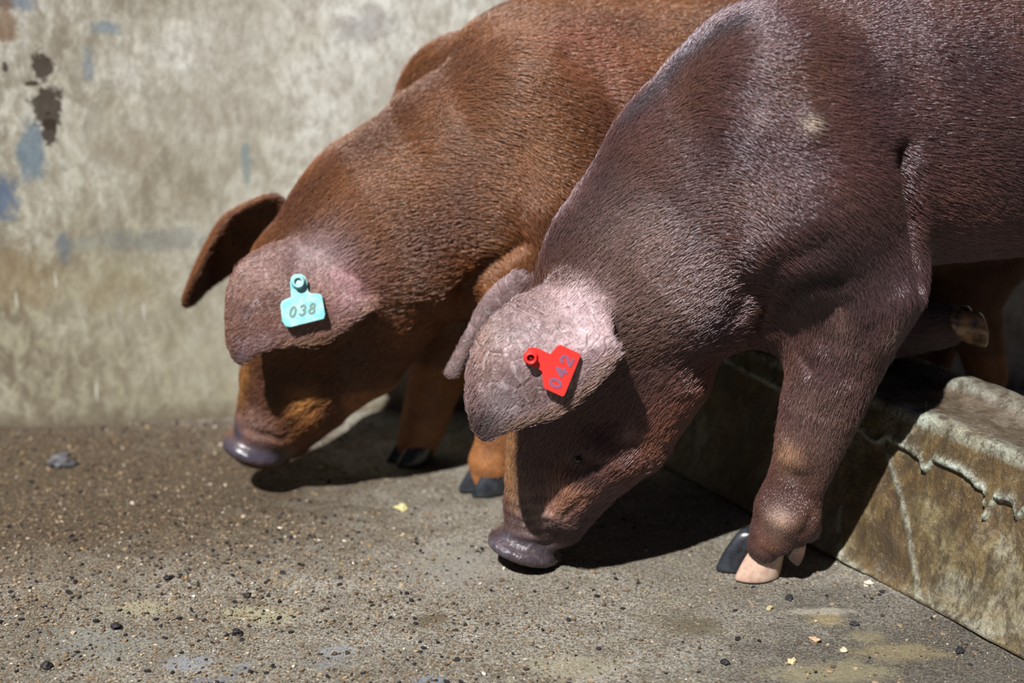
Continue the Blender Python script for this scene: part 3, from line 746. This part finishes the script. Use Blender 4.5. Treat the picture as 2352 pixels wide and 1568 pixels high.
    S([(1300, 1090), (1345, 1085), (1400, 1060)], 0.003, 0.005)
    S([(1425, 1000), (1445, 1000)], -0.003, 0.012)
    for k, yy in enumerate((1130, 1160, 1185, 1205)):
        S([(1165, yy + 2), (1210, yy + 16), (1262, yy + 14)], 0.0034, 0.0045)
    S([(1150, 1222), (1200, 1248), (1265, 1254)], 0.003, 0.006)
    S([(1262, 1250), (1290, 1190), (1330, 1150)], 0.006, 0.006)
    S([(1300, 700), (1270, 770), (1255, 800)], -0.0014, 0.004); S([(1310, 705), (1285, 770)], 0.0012, 0.003)
    S([(1885, 950), (1878, 1040), (1866, 1110)], 0.004, 0.011); S([(1800, 1015), (1812, 1050)], -0.004, 0.013); S([(1800, 1085), (1860, 1095)], 0.002, 0.010); S([(1770, 1190), (1800, 1200)], -0.003, 0.012); S([(1900, 700), (1890, 780)], 0.005, 0.016); S([(1990, 760), (1960, 860)], 0.004, 0.014); S([(1830, 1100), (1870, 1170), (1850, 1220)], 0.004, 0.010)
    # colour
    n = len(sk.V); base = np.array((0.128, 0.060, 0.053)); tint = np.tile(base, (n, 1))
    hairy = np.ones(n); hlen = np.full(n, 0.015); gloss = np.full(n, 0.5)
    P = sk.patch
    red = np.array((0.20, 0.075, 0.045)); dark = np.array((0.045, 0.028, 0.032)); pink = np.array((0.34, 0.20, 0.19)); tan = np.array((0.36, 0.21, 0.13))
    tint = mottle(tint * 0.76, sk.V, (0.120, 0.056, 0.034), (0.044, 0.026, 0.030))
    tint = lay(tint, 0.8 * P([(1620, 900), (1540, 1000), (1480, 1080)], 0.06), red)
    tint = lay(tint, 0.6 * P([(1480, 560), (1420, 700), (1540, 660)], 0.07), (0.25, 0.165, 0.14))
    tint = lay(tint, 0.6 * P([(1900, 560), (2030, 560), (2080, 610)], 0.06), dark)  # form shading under the shoulder overhang, painted into the coat colour
    tint = lay(tint, 0.55 * P([(2230, 360), (2352, 320)], 0.10), dark)  # right flank turned from the sun: its shade painted into the coat
    tint = lay(tint, 0.5 * P([(2180, 460), (2260, 540)], 0.05), (0.2, 0.085, 0.07))
    tint = lay(tint, 0.75 * P([(1250, 560), (1330, 420), (1440, 270), (1560, 145), (1680, 60)], 0.022), (0.05, 0.045, 0.055))  # bluish sky reflection along the neck topline, painted as a strip
    # ear skin: pink-grey, thin hair
    ear_c = sk.hit(1245, 830)
    inear = np.exp(-(np.linalg.norm(sk.V - ear_c, axis=1) / 0.125) ** 6) * np.maximum(g.on_ear(sk.V, 0, 0.007), P([(1290, 690), (1320, 740)], 0.02))
    tint = lay(tint, 0.9 * inear, (0.30, 0.20, 0.20)); hairy *= 1 - 0.90 * inear; hlen *= 1 - 0.5 * inear; gloss -= 0.12 * inear; bare = inear.astype(float)
    tint = lay(tint, 0.7 * P([(1330, 700), (1350, 760), (1320, 800)], 0.03), (0.58, 0.42, 0.46))
    tint = lay(tint, 0.6 * P([(1210, 770), (1200, 830)], 0.03) * inear, (0.36, 0.27, 0.29))
    tint = lay(tint, 0.55 * P([(1110, 860), (1115, 760)], 0.02), (0.25, 0.145, 0.105))
    tint = lay(tint, 0.85 * P([(1112, 985), (1130, 965)], 0.018), (0.07, 0.06, 0.065))
    tint = lay(tint, 0.6 * P([(1150, 910), (1165, 940)], 0.02), (0.42, 0.36, 0.40))
    edge = P([(1170, 984), (1245, 962), (1300, 937), (1362, 884), (1400, 830)], 0.010)
    hlen += 0.012 * edge; hairy += 0.8 * edge
    tint = lay(tint, 0.6 * edge, (0.26, 0.17, 0.11))
    edge2 = P([(1080, 850), (1078, 930), (1100, 1000)], 0.008); hlen += 0.004 * edge2; hairy += 0.8 * edge2
    fe = P([(1150, 660), (1100, 730)], 0.03); tint = lay(tint, 0.8 * fe, (0.30, 0.20, 0.21)); hairy *= 1 - 0.85 * fe; bare = np.maximum(bare, 0.5 * fe)
    fe = P([(1095, 740), (1070, 800), (1045, 850)], 0.014); tint = lay(tint, 0.8 * fe, (0.25, 0.19, 0.19)); hairy *= 1 - 0.8 * fe
    # snout: bare dark disc, mauve wrinkles, ginger cheek patch
    disc = P([(1122, 1250), (1150, 1272), (1200, 1284), (1260, 1282)], 0.022); disc = np.maximum(disc, P([(1150, 1225), (1190, 1255), (1250, 1262)], 0.016))
    muz = P([(1200, 1150), (1210, 1200), (1250, 1190)], 0.030)
    tint = lay(tint, 0.8 * muz, (0.20, 0.135, 0.125)); hairy *= 1 - 0.85 * muz
    tint = lay(tint, disc, (0.055, 0.050, 0.068)); hairy *= 1 - np.clip(disc * 2.2, 0, 1); hlen *= 1 - 0.75 * np.clip(disc * 3, 0, 1); bare = np.maximum(bare, 0.4 * disc); bare = np.maximum(bare, 0.6 * muz); gloss = gloss * (1 - disc) + 0.28 * disc
    tint = lay(tint, 0.8 * P([(1290, 1110), (1310, 1150), (1275, 1165)], 0.022), (0.40, 0.20, 0.13))
    tint = lay(tint, 0.6 * P([(1330, 1090), (1350, 1110)], 0.02), dark)
    tint = lay(tint, 0.8 * P([(1175, 1010), (1172, 1080), (1172, 1150)], 0.014), (0.42, 0.22, 0.09))  # sunlit front edge of the face, painted in as orange
    tint = lay(tint, 0.6 * P([(1436, 1000)], 0.010), (0.5, 0.33, 0.28))  # cheek highlight painted as a pale spot
    # leg marks
    tint = lay(tint, 0.7 * P([(1960, 760), (1900, 860), (1880, 940)], 0.055), (0.062, 0.036, 0.040))
    tint = lay(tint, 0.5 * P([(1900, 690), (1960, 800)], 0.016), (0.16, 0.10, 0.085))
    tint = lay(tint, 0.75 * P([(1830, 1120), (1790, 1210), (1840, 1180)], 0.05), (0.080, 0.038, 0.025))
    tint = lay(tint, 0.7 * P([(1880, 930), (1900, 1000)], 0.04), (0.16, 0.095, 0.08))
    tint = lay(tint, 0.85 * P([(1812, 1040)], 0.020), tan); tint = lay(tint, 0.8 * P([(1788, 1195)], 0.017), (0.40, 0.27, 0.21))
    tint = lay(tint, 0.6 * P([(1752, 1250), (1775, 1262)], 0.010), (0.26, 0.12, 0.08)); hairy *= 1 - 0.6 * P([(1765, 1270)], 0.012)
    tint = lay(tint, 0.8 * P([(2055, 755)], 0.014), (0.21, 0.15, 0.12)); hairy *= 1 - 0.5 * P([(2055, 755)], 0.014)
    tint = lay(tint, 0.8 * P([(1853, 282)], 0.010), (0.62, 0.52, 0.42)); tint = lay(tint, 0.35 * P([(1735, 265)], 0.010), (0.5, 0.4, 0.38))  # shoulder highlights painted as pale spots in the coat
    fe = g.on_ear(sk.V, 1); hlen *= 1 - 0.6 * fe; hairy *= 1 - 0.6 * fe; tint = lay(tint, 0.6 * fe, (0.27, 0.185, 0.19)); bare = np.maximum(bare, 0.6 * fe)
    hlen *= np.where(sk.V[:, 0] > 0.2, np.clip(0.32 + (sk.V[:, 2] - 0.10) / 0.34, 0.3, 1.0), 1.0)
    mats = coat_materials('dark_coat', 0.6)
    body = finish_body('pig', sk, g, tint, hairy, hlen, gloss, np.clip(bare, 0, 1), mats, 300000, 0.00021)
    tag(body, 'dark brown pig in front with a red numbered ear tag, snout on the floor', 'pig', 'pigs feeding from the floor')
    # hooves
    fw = np.array((-0.93, -0.28, 0)); sd = np.array((0.28, -0.93, 0)); up = np.array((0.25, 0.1, 1.0))
    c1 = on_floor(1738, 1328); c2 = on_floor(1692, 1305)
    claw('hoof', fw, (0.0, 0, 1), sd, c1 + (0, 0, 0.0), 0.066, 0.038, 0.054, M_PALE, body)['label'] = 'pale pinkish hoof'
    claw('hoof', fw, (0.0, 0, 1), sd, c2 + (0, 0, 0.0), 0.064, 0.034, 0.050, M_HOOF, body)['label'] = 'blackish hoof'
    dc = A(1842, 1262, 0.085); claw('dewclaw', (-0.15, -0.05, -1), (-0.8, -0.3, 0.2), sd, dc, 0.048, 0.020, 0.018, M_BROWN, body, 0.1)
    hb = A(2246, 748, -0.08); ax = -g.d + np.array((0, 0, 0.10))
    claw('hoof', (0.25, 0, -1), ax, g.n, hb + g.n * 0.018, 0.056, 0.034, 0.050, M_TAN, body, 0.15)['label'] = 'tan and black hoof turned back'
    claw('hoof', (0.25, 0, -1), ax, g.n, hb - g.n * 0.018, 0.056, 0.034, 0.050, M_MIXED, body, 0.15)
    # eye
    ep = sk.hit(1330, 1058)
    if ep is not None: ball('eye', ep - g.n * 0.0046, 0.0058, M_EYE, body)
    # tag
    red_m = plastic('red_plastic', (0.86, 0.035, 0.03), 0.42); ink = plastic('mauve_ink', (0.22, 0.085, 0.16), 0.7); hole = plastic('dark_pin', (0.12, 0.01, 0.02), 0.4)
    ear_tag(sk, body, (1219, 820), [(1222, 797), (1236, 800), (1264, 813.5), (1270, 806), (1281, 794), (1287, 792), (1331, 812), (1334, 817), (1297, 908), (1292, 911), (1252, 893), (1247.5, 887), (1245, 853), (1234, 845), (1214, 838), (1206, 826), (1206, 812), (1213, 800)],
            '042', (1288.5, 853.5), (19, -39), (-13, -6.3), red_m, ink, hole, 'red ear tag numbered 042', stroke=0.24)
    return body

# ------------------------------------------------------------------ the ginger pig behind (blue tag)
def make_rear_pig():
    g = Pig((-0.37, 1.95), math.radians(12)); A = g.at
    back = g.d
    fl = A(900, 520) - A(620, 950)
    g.chain([(1300, 345, 0, 318), (1700, 310, 0.015, 318), (2150, 290, 0.035, 305), (g.loc(1.10, 0.05, 0.53), 0.17)], 0.78, 0.06)
    g.chain([(1300, 345, 0, 312), (1095, 425, 0, 268), (900, 530, 0, 224)], 0.82, 0.05, flip=True)
    # shoulder blades: near one bulges, far one shows past the spine
    g.chain([(1215, 215, 0.080, 118), (1275, 420, 0.090, 160)], 1, 0.045, flow=back)
    g.chain([(1075, 248, -0.075, 168), (1240, 278, -0.05, 268), (1480, 300, -0.02, 300)], 0.75, 0.03, flow=back)
    g.chain([(1275, 440, 0.085, 150), (1230, 640, 0.07, 118)], 1, 0.04)
    g.chain([(1230, 590, 0, 190), (1320, 620, 0, 190)], 0.85, 0.05, flow=back)
    hs = 0.0
    g.chain([(900, 540, 0, 220), (740, 655, hs, 174), (662, 880, hs, 108), (608, 975, hs, 70), (588, 1015, hs, 54)], 0.90, 0.04, flow=fl)
    g.chain([(865, 700, 0.012, 146), (815, 800, 0.012, 126), (722, 915, 0.006, 82), (662, 1000, 0.0, 52)], 0.85, 0.03, flow=fl)
    g.chain([(735, 890, 0.044, 52), (692, 935, 0.042, 46), (660, 975, 0.03, 38)], 1, 0.03, flow=fl)
    snout_disc(g, A(524, 1019, hs), A(640, 1050, hs), 0.036, 0.0085, fl)
    g.chain([(1230, 640, 0.07, 112), (1215, 780, 0.06, 92), (1180, 900, 0.055, 70), (1158, 960, 0.054, 60), (1144, 1020, 0.054, 52), (1132, 1060, 0.054, 55), (1124, 1088, 0.054, 46)], 1, 0.03)
    g.chain([(1170, 560, -0.06, 130), (1060, 715, -0.065, 92), (1012, 840, -0.07, 68), (992, 905, -0.075, 58), (970, 980, -0.08, 52), (956, 1020, -0.08, 46)], 1, 0.03)
    q = A(2268, 860, 0.07)
    g.chain([(g.loc(1.05, 0.07, 0.46), 0.13), (2245, 560, 0.07, 125), (2215, 690, 0.07, 80), (2252, 790, 0.07, 52), (q, 0.030), (np.array((q[0] - 0.012, q[1], 0.05)), 0.031)], 1, 0.05)
    g.chain([(g.loc(1.05, -0.03, 0.46), 0.12), (g.loc(1.03, -0.04, 0.33), 0.08), (g.loc(1.11, -0.05, 0.2), 0.042), (g.loc(1.08, -0.05, 0.05), 0.034)], 1, 0.05)
    # ears
    e = [(705, 548, 0.05), (640, 560, 0.07), (565, 595, 0.085), (530, 650, 0.098), (520, 720, 0.108), (524, 785, 0.114), (548, 832, 0.116), (590, 808, 0.122), (650, 792, 0.130), (720, 785, 0.135),
         (785, 758, 0.136), (846, 700, 0.132), (826, 670, 0.118), (812, 610, 0.09), (768, 552, 0.06)]
    g.ear(A(665, 680, 0.120), [A(*p) for p in e], g.n * 0.012 + np.array((0, 0, 0.008)), 0.0042, A(735, 555, 0.05))
    e = [(640, 455, -0.05), (590, 462, -0.06), (535, 495, -0.07), (490, 555, -0.08), (450, 630, -0.095), (422, 695, -0.115), (440, 698, -0.135), (480, 660, -0.165), (530, 625, -0.175), (565, 600, -0.165), (600, 570, -0.14), (650, 530, -0.10)]
    g.ear(A(530, 560, -0.125), [A(*p) for p in e], -g.n * 0.022 + np.array((-0.012, 0, 0.018)), 0.0042, A(640, 490, -0.07))
    V, F = g.build(0.0048); E = edges_of(F); V = smooth(V, E, 3, 0.5, -0.52)
    sk = Skin(V, F); S = sk.stroke
    S([(1010, 145), (930, 200), (880, 240)], 0.008, 0.014)
    S([(560, 985), (600, 1000), (650, 1005)], 0.004, 0.006); 
    S([(640, 1010), (680, 965), (720, 940)], 0.005, 0.007)
    S([(1060, 660), (1130, 600), (1200, 565)], 0.006, 0.012)
    S([(1190, 350), (1200, 450), (1180, 540)], 0.010, 0.030)
    S([(1300, 130), (1380, 180), (1420, 260)], 0.005, 0.018)
    n = len(sk.V); tint = np.tile(np.array((0.20, 0.080, 0.035)), (n, 1)); hairy = np.ones(n); hlen = np.full(n, 0.016); gloss = np.full(n, 0.5); P = sk.patch
    tint = mottle(tint * 0.80, sk.V, (0.215, 0.085, 0.030), (0.085, 0.038, 0.030))
    tint = lay(tint, 0.6 * P([(1000, 700), (1060, 640), (930, 760)], 0.05), (0.32, 0.115, 0.03))
    tint = lay(tint, 0.5 * P([(1330, 100), (1400, 150)], 0.06), (0.28, 0.11, 0.075))
    tint = lay(tint, 0.5 * P([(1150, 180), (1120, 260)], 0.06), (0.24, 0.12, 0.07))
    tint = lay(tint, 0.6 * P([(800, 560), (850, 600), (770, 520)], 0.03), (0.26, 0.15, 0.12))
    tint = lay(tint, 0.5 * P([(640, 500), (700, 440), (800, 340)], 0.03), (0.075, 0.035, 0.03))
    tint = lay(tint, 0.4 * P([(900, 700), (1000, 560), (1020, 480)], 0.05), (0.11, 0.045, 0.04))
    c = sk.hit(665, 690)
    inear = np.exp(-(np.linalg.norm(sk.V - c, axis=1) / 0.118) ** 6) * np.maximum(g.on_ear(sk.V, 0, 0.007), P([(720, 580), (760, 600)], 0.02))
    tint = lay(tint, 0.8 * inear, (0.22, 0.12, 0.105)); hairy *= 1 - 0.62 * inear; hlen *= 1 - 0.5 * inear; bare = 0.7 * inear
    tint = lay(tint, 0.7 * P([(730, 570), (770, 590), (700, 590)], 0.028), (0.34, 0.25, 0.27))
    tint = lay(tint, 0.7 * P([(800, 690), (830, 690), (790, 640)], 0.022), (0.42, 0.24, 0.26))
    tint = lay(tint, 0.6 * P([(560, 800), (600, 790), (680, 785)], 0.016), (0.30, 0.20, 0.22))
    tint = lay(tint, 0.8 * P([(552, 822)], 0.010), (0.12, 0.1, 0.12)); tint = lay(tint, 0.7 * P([(568, 715)], 0.007), (0.08, 0.07, 0.08))
    edge = P([(640, 796), (720, 790), (785, 764), (840, 712)], 0.012); hlen += 0.014 * edge; hairy += 0.8 * edge; tint = lay(tint, 0.5 * edge, (0.24, 0.14, 0.06))
    disc = np.maximum(P([(515, 1020), (560, 1045), (640, 1050)], 0.022), P([(540, 985), (545, 1000)], 0.018))
    muz = P([(580, 970), (600, 985)], 0.03); tint = lay(tint, 0.7 * muz, (0.19, 0.115, 0.10)); hairy *= 1 - 0.75 * muz; bare = np.maximum(bare, 0.3 * muz)
    tint = lay(tint, disc, (0.045, 0.045, 0.07)); hairy *= 1 - np.clip(disc * 2.2, 0, 1); hlen *= 1 - 0.75 * np.clip(disc * 3, 0, 1); gloss = gloss * (1 - disc) + 0.25 * disc
    tint = lay(tint, 0.8 * P([(690, 920), (685, 945)], 0.022), (0.42, 0.20, 0.06)); tint = lay(tint, 0.7 * P([(565, 850), (555, 920)], 0.012), (0.38, 0.19, 0.06))  # sunlit cheek bump and forehead edge, painted in as brighter orange
    low = (sk.V[:, 2] < 0.17) & (sk.V[:, 0] > -0.25); tint = lay(tint, 0.75 * low, (0.36, 0.15, 0.05))
    fe = g.on_ear(sk.V, 1); hlen *= 1 - 0.55 * fe
    hlen *= np.where(sk.V[:, 0] > -0.25, np.clip(0.32 + (sk.V[:, 2] - 0.10) / 0.34, 0.3, 1.0), 1.0)
    mats = coat_materials('ginger_coat', 0.35)
    body = finish_body('pig', sk, g, tint, hairy, hlen, gloss, np.clip(bare, 0, 1), mats, 230000, 0.00026)
    tag(body, 'ginger brown pig behind with a pale blue ear tag, beside the plaster wall', 'pig', 'pigs feeding from the floor')
    fw = np.array((-0.9, -0.42, 0)); sd = np.array((0.42, -0.9, 0))
    for px, py, m in ((1118, 1134, M_HOOF), (1088, 1122, M_HOOF)):
        claw('hoof', fw, (0, 0, 1), sd, on_floor(px + 6, py), 0.062, 0.034, 0.042, m, body)
    for px, py in ((938, 1066), (914, 1054)):
        claw('hoof', fw, (0, 0, 1), sd, on_floor(px + 12, py), 0.060, 0.034, 0.040, M_HOOF, body)
    hq = np.array((q[0] - 0.03, q[1], 0.0))
    claw('hoof', fw, (0, 0, 1), sd, hq + sd * 0.018, 0.062, 0.034, 0.042, M_HOOF, body); claw('hoof', fw, (0, 0, 1), sd, hq - sd * 0.018, 0.062, 0.034, 0.042, M_HOOF, body)
    ep = sk.hit(700, 860)
    if ep is not None: ball('eye', ep - g.n * 0.0046, 0.0058, M_EYE, body)
    blue = plastic('pale_blue_plastic', (0.17, 0.50, 0.56), 0.55, (0.42, 0.66, 0.68)); ink = plastic('faded_ink', (0.15, 0.24, 0.21), 0.7); pinm = plastic('worn_pin', (0.55, 0.68, 0.66), 0.3)
    ear_tag(sk, body, (685.5, 648), [(666, 650), (669, 636), (678, 629), (692, 629), (702, 636), (706, 650), (708, 668), (713, 673), (734, 674), (740, 680), (747, 722), (744, 732), (668, 751), (656, 749), (648, 738), (644, 700), (648, 690), (668, 682), (668, 668)],
            '038', (695, 712), (33, -6), (2, -13), blue, ink, pinm, 'pale blue ear tag numbered 038', stroke=0.17)
    return body

front = make_front_pig()
rear = make_rear_pig()

# ------------------------------------------------------------------ feed crumbs and pebbles on the floor
def lump(rx, ry, rz, jag, seed, sub=1):
    bm = bmesh.new(); bmesh.ops.create_icosphere(bm, subdivisions=sub, radius=1.0)
    o = Vector((seed * 3.1, seed * 1.7, seed * 0.9))
    V = [v.co * (1 + jag * (mnoise.noise(v.co * 1.3 + o) + 0.45 * mnoise.noise(v.co * 3.1 + o))) for v in bm.verts]
    V = np.array([(v.x * rx, v.y * ry, v.z * rz) for v in V]); F = [[v.index for v in f.verts] for f in bm.faces]
    bm.free(); return V, np.array(F)
def kerb_v(p): return float(np.dot(p - KA, KV))

def crumbs():
    protos = [lump(1, RNG.uniform(0.6, 1), RNG.uniform(0.4, 0.7), 0.6, k, 1) for k in range(8)]
    low = []
    for k in range(8):
        V = np.array([(1, 0, 0), (-1, 0, 0), (0, 1, 0), (0, -1, 0), (0, 0, 1), (0, 0, -1)], float) * RNG.uniform(0.6, 1.2, (6, 1)); V[:, 2] *= 0.6
        low.append((V, np.array([(0, 2, 4), (2, 1, 4), (1, 3, 4), (3, 0, 4), (2, 0, 5), (1, 2, 5), (3, 1, 5), (0, 3, 5)])))
    pal = np.array([(0.20, 0.135, 0.08), (0.28, 0.20, 0.125), (0.13, 0.088, 0.055), (0.40, 0.32, 0.22), (0.085, 0.058, 0.04), (0.22, 0.17, 0.11), (0.60, 0.54, 0.45), (0.02, 0.018, 0.02), (0.40, 0.27, 0.10)])
    prob = np.array([0.2, 0.15, 0.19, 0.06, 0.17, 0.12, 0.025, 0.065, 0.01]); prob /= prob.sum()
    VV, FF, CC, off = [], [], [], 0
    tries = 0; n = 0
    while n < 46000 and tries < 400000:
        tries += 1
        px, py = RNG.uniform(-80, 2420), RNG.uniform(985, 1640)
        p = on_floor(px, py)
        dens = 1.0 if px < 700 and py < 1330 else 0.0
        dens = 0.10 + 0.95 * math.exp(-(max(0, px - 250) / 420) ** 2) * math.exp(-(max(0, py - 1290) / 120) ** 2) + 0.35 * math.exp(-(max(0, px - 900) / 500) ** 2) * (py > 1180)
        dens *= 0.55 + 0.9 * (0.5 + mnoise.noise(Vector(p) * 7))
        if RNG.random() > dens or kerb_v(p) > -0.006: continue
        if abs(np.dot(p - WALL_P, WALL_N)) < 0.01 or np.dot(p - WALL_P, WALL_N) < 0: continue
        n += 1
        r = 0.00105 * math.exp(RNG.normal(0, 0.45)); ci = RNG.choice(len(pal), p=prob)
        if ci == 7: r *= 1.5
        r = min(r, 0.0042)
        V, F = (protos if r > 0.0022 else low)[RNG.integers(8)]
        a = RNG.uniform(0, 6.28); c, s = math.cos(a), math.sin(a)
        W = V * r; W = np.c_[W[:, 0] * c - W[:, 1] * s, W[:, 0] * s + W[:, 1] * c, W[:, 2]]
        W = W + (p[0], p[1], floor_height(p[0], p[1]) + r * 0.3)
        VV.append(W); FF.append(F + off); off += len(W); CC.append(np.tile(pal[ci] * RNG.uniform(0.55, 1.1), (len(W), 1)))
    VV, FF, CC = np.concatenate(VV), np.concatenate(FF), np.concatenate(CC)
    b = MB('crumb'); b.set(color=b.attr('tint'), rough=0.75, spec=0.25)
    o = mesh_obj('feed_crumbs', VV, FF, b.m, smooth=False)
    set_attr(o.data, 'tint', 'FLOAT_COLOR', np.c_[CC, np.ones(len(CC))], 'color')
    tag(o, 'brown feed crumbs and grit strewn over the floor', 'feed', kind='stuff')
crumbs()

def stone_mat(name, c):
    b = MB(name); n = b.noise(b.coord('Object'), 300, 4, 0.6)
    return b.set(color=b.mix(b.ramp(n, [(0.4, 0.5), (0.6, 0.0)]), c, tuple(x * 0.5 for x in c)), rough=0.6, spec=0.35, normal=b.bump(n, 0.3, 0.001))
STONES = [
    ('pebble', (922, 1172), 0.0075, (0.55, 0.50, 0.25), 'yellowish pebble on the floor left of the front pig\'s snout'),
    ('pebble', (1767, 1398), 0.0055, (0.42, 0.34, 0.20), 'tan pebble on the floor just below the pale hoof'),
    ('pebble', (1872, 1474), 0.0060, (0.46, 0.31, 0.19), 'orange-tan pebble on the open floor by the lower edge'),
    ('pebble', (1818, 1524), 0.0055, (0.55, 0.42, 0.25), 'sandy pebble nearest the lower edge of the picture'),
    ('pebble', (1938, 1498), 0.0050, (0.42, 0.38, 0.28), 'flat grey-tan pebble on the wet floor'),
    ('pebble', (1995, 1344), 0.0060, (0.62, 0.56, 0.46), 'pale pebble at the foot of the kerb beside the hoof'),
    ('dark_lump', (1813, 1376), 0.0065, (0.02, 0.02, 0.026), 'black lump on the floor below the pale hoof'),
    ('dark_lump', (1962, 1437), 0.0060, (0.02, 0.018, 0.026), 'black lump beside the ochre stain near the kerb'),
    ('dark_lump', (2205, 1497), 0.0075, (0.018, 0.018, 0.022), 'black lump on the wet floor at the lower right by the kerb'),
    ('dark_lump', (1664, 1525), 0.0065, (0.02, 0.018, 0.022), 'black lump on the open floor below the red-tagged pig'),
    ('dark_lump', (385, 1331), 0.0075, (0.02, 0.018, 0.02), 'round black lump among the brown feed crumbs'),
    ('dark_lump', (265, 1440), 0.0085, (0.022, 0.018, 0.022), 'broken black lump on the floor at the lower left'),
    ('dark_lump', (545, 1457), 0.0075, (0.02, 0.018, 0.02), 'black lump on the bare floor below the feed crumbs'),
    ('dark_lump', (567, 1371), 0.0065, (0.02, 0.018, 0.02), 'black lump beside the yellow floor stains'),
    ('dark_lump', (110, 1533), 0.0080, (0.025, 0.02, 0.025), 'black lump in the bottom left corner of the floor'),
    ('grey_stone', (140, 1072), 0.019, (0.10, 0.10, 0.11), 'grey stone among the feed crumbs near the wall'),
]
for k, (nm, px, r, c, lb) in enumerate(STONES):
    if nm == 'dark_lump': r *= 0.8
    V, F = lump(r, r * 0.75, r * 0.6, 0.85, k + 20, 3)
    p = on_floor(*px)
    o = mesh_obj(nm, V, F, stone_mat(nm + '_stone', c), smooth=True)
    o.location = (p[0], p[1], floor_height(p[0], p[1]) + r * 0.38); o.rotation_euler = (0, 0, k * 1.3)
    tag(o, lb, 'pebble' if nm == 'pebble' else ('stone' if nm == 'grey_stone' else 'lump'), 'stones and lumps on the floor')

# ------------------------------------------------------------------ water drops on the kerb
def droplets():
    bm = bmesh.new(); bmesh.ops.create_icosphere(bm, subdivisions=2, radius=1.0)
    DV = np.array([v.co for v in bm.verts]); DF = np.array([[v.index for v in f.verts] for f in bm.faces]); bm.free()
    kv = BVHTree.FromPolygons([v.co for v in kerb.data.vertices], [tuple(p.vertices) for p in kerb.data.polygons])
    VV, FF, off = [], [], 0
    for i in range(170):
        L, v = RNG.uniform(-0.34, 0.06), RNG.uniform(0.060, 0.172)
        p = KA + KU * L + KV * v + np.array((0, 0, 0.30)); h = kv.ray_cast(Vector(p), Vector((0, 0, -1)))
        if h[0] is None: continue
        r = 0.0007 * math.exp(RNG.normal(0.15, 0.4))
        VV.append(DV * (r, r, r * 0.6) + np.array(h[0])); FF.append(DF + off); off += len(DV)
    b = MB('water'); b.set(color=(0.10, 0.09, 0.08), rough=0.03, spec=1.0)
    o = mesh_obj('water_droplets', np.concatenate(VV), np.concatenate(FF), b.m)
    tag(o, 'tiny water drops scattered on the wet kerb top', 'water', kind='stuff')
droplets()
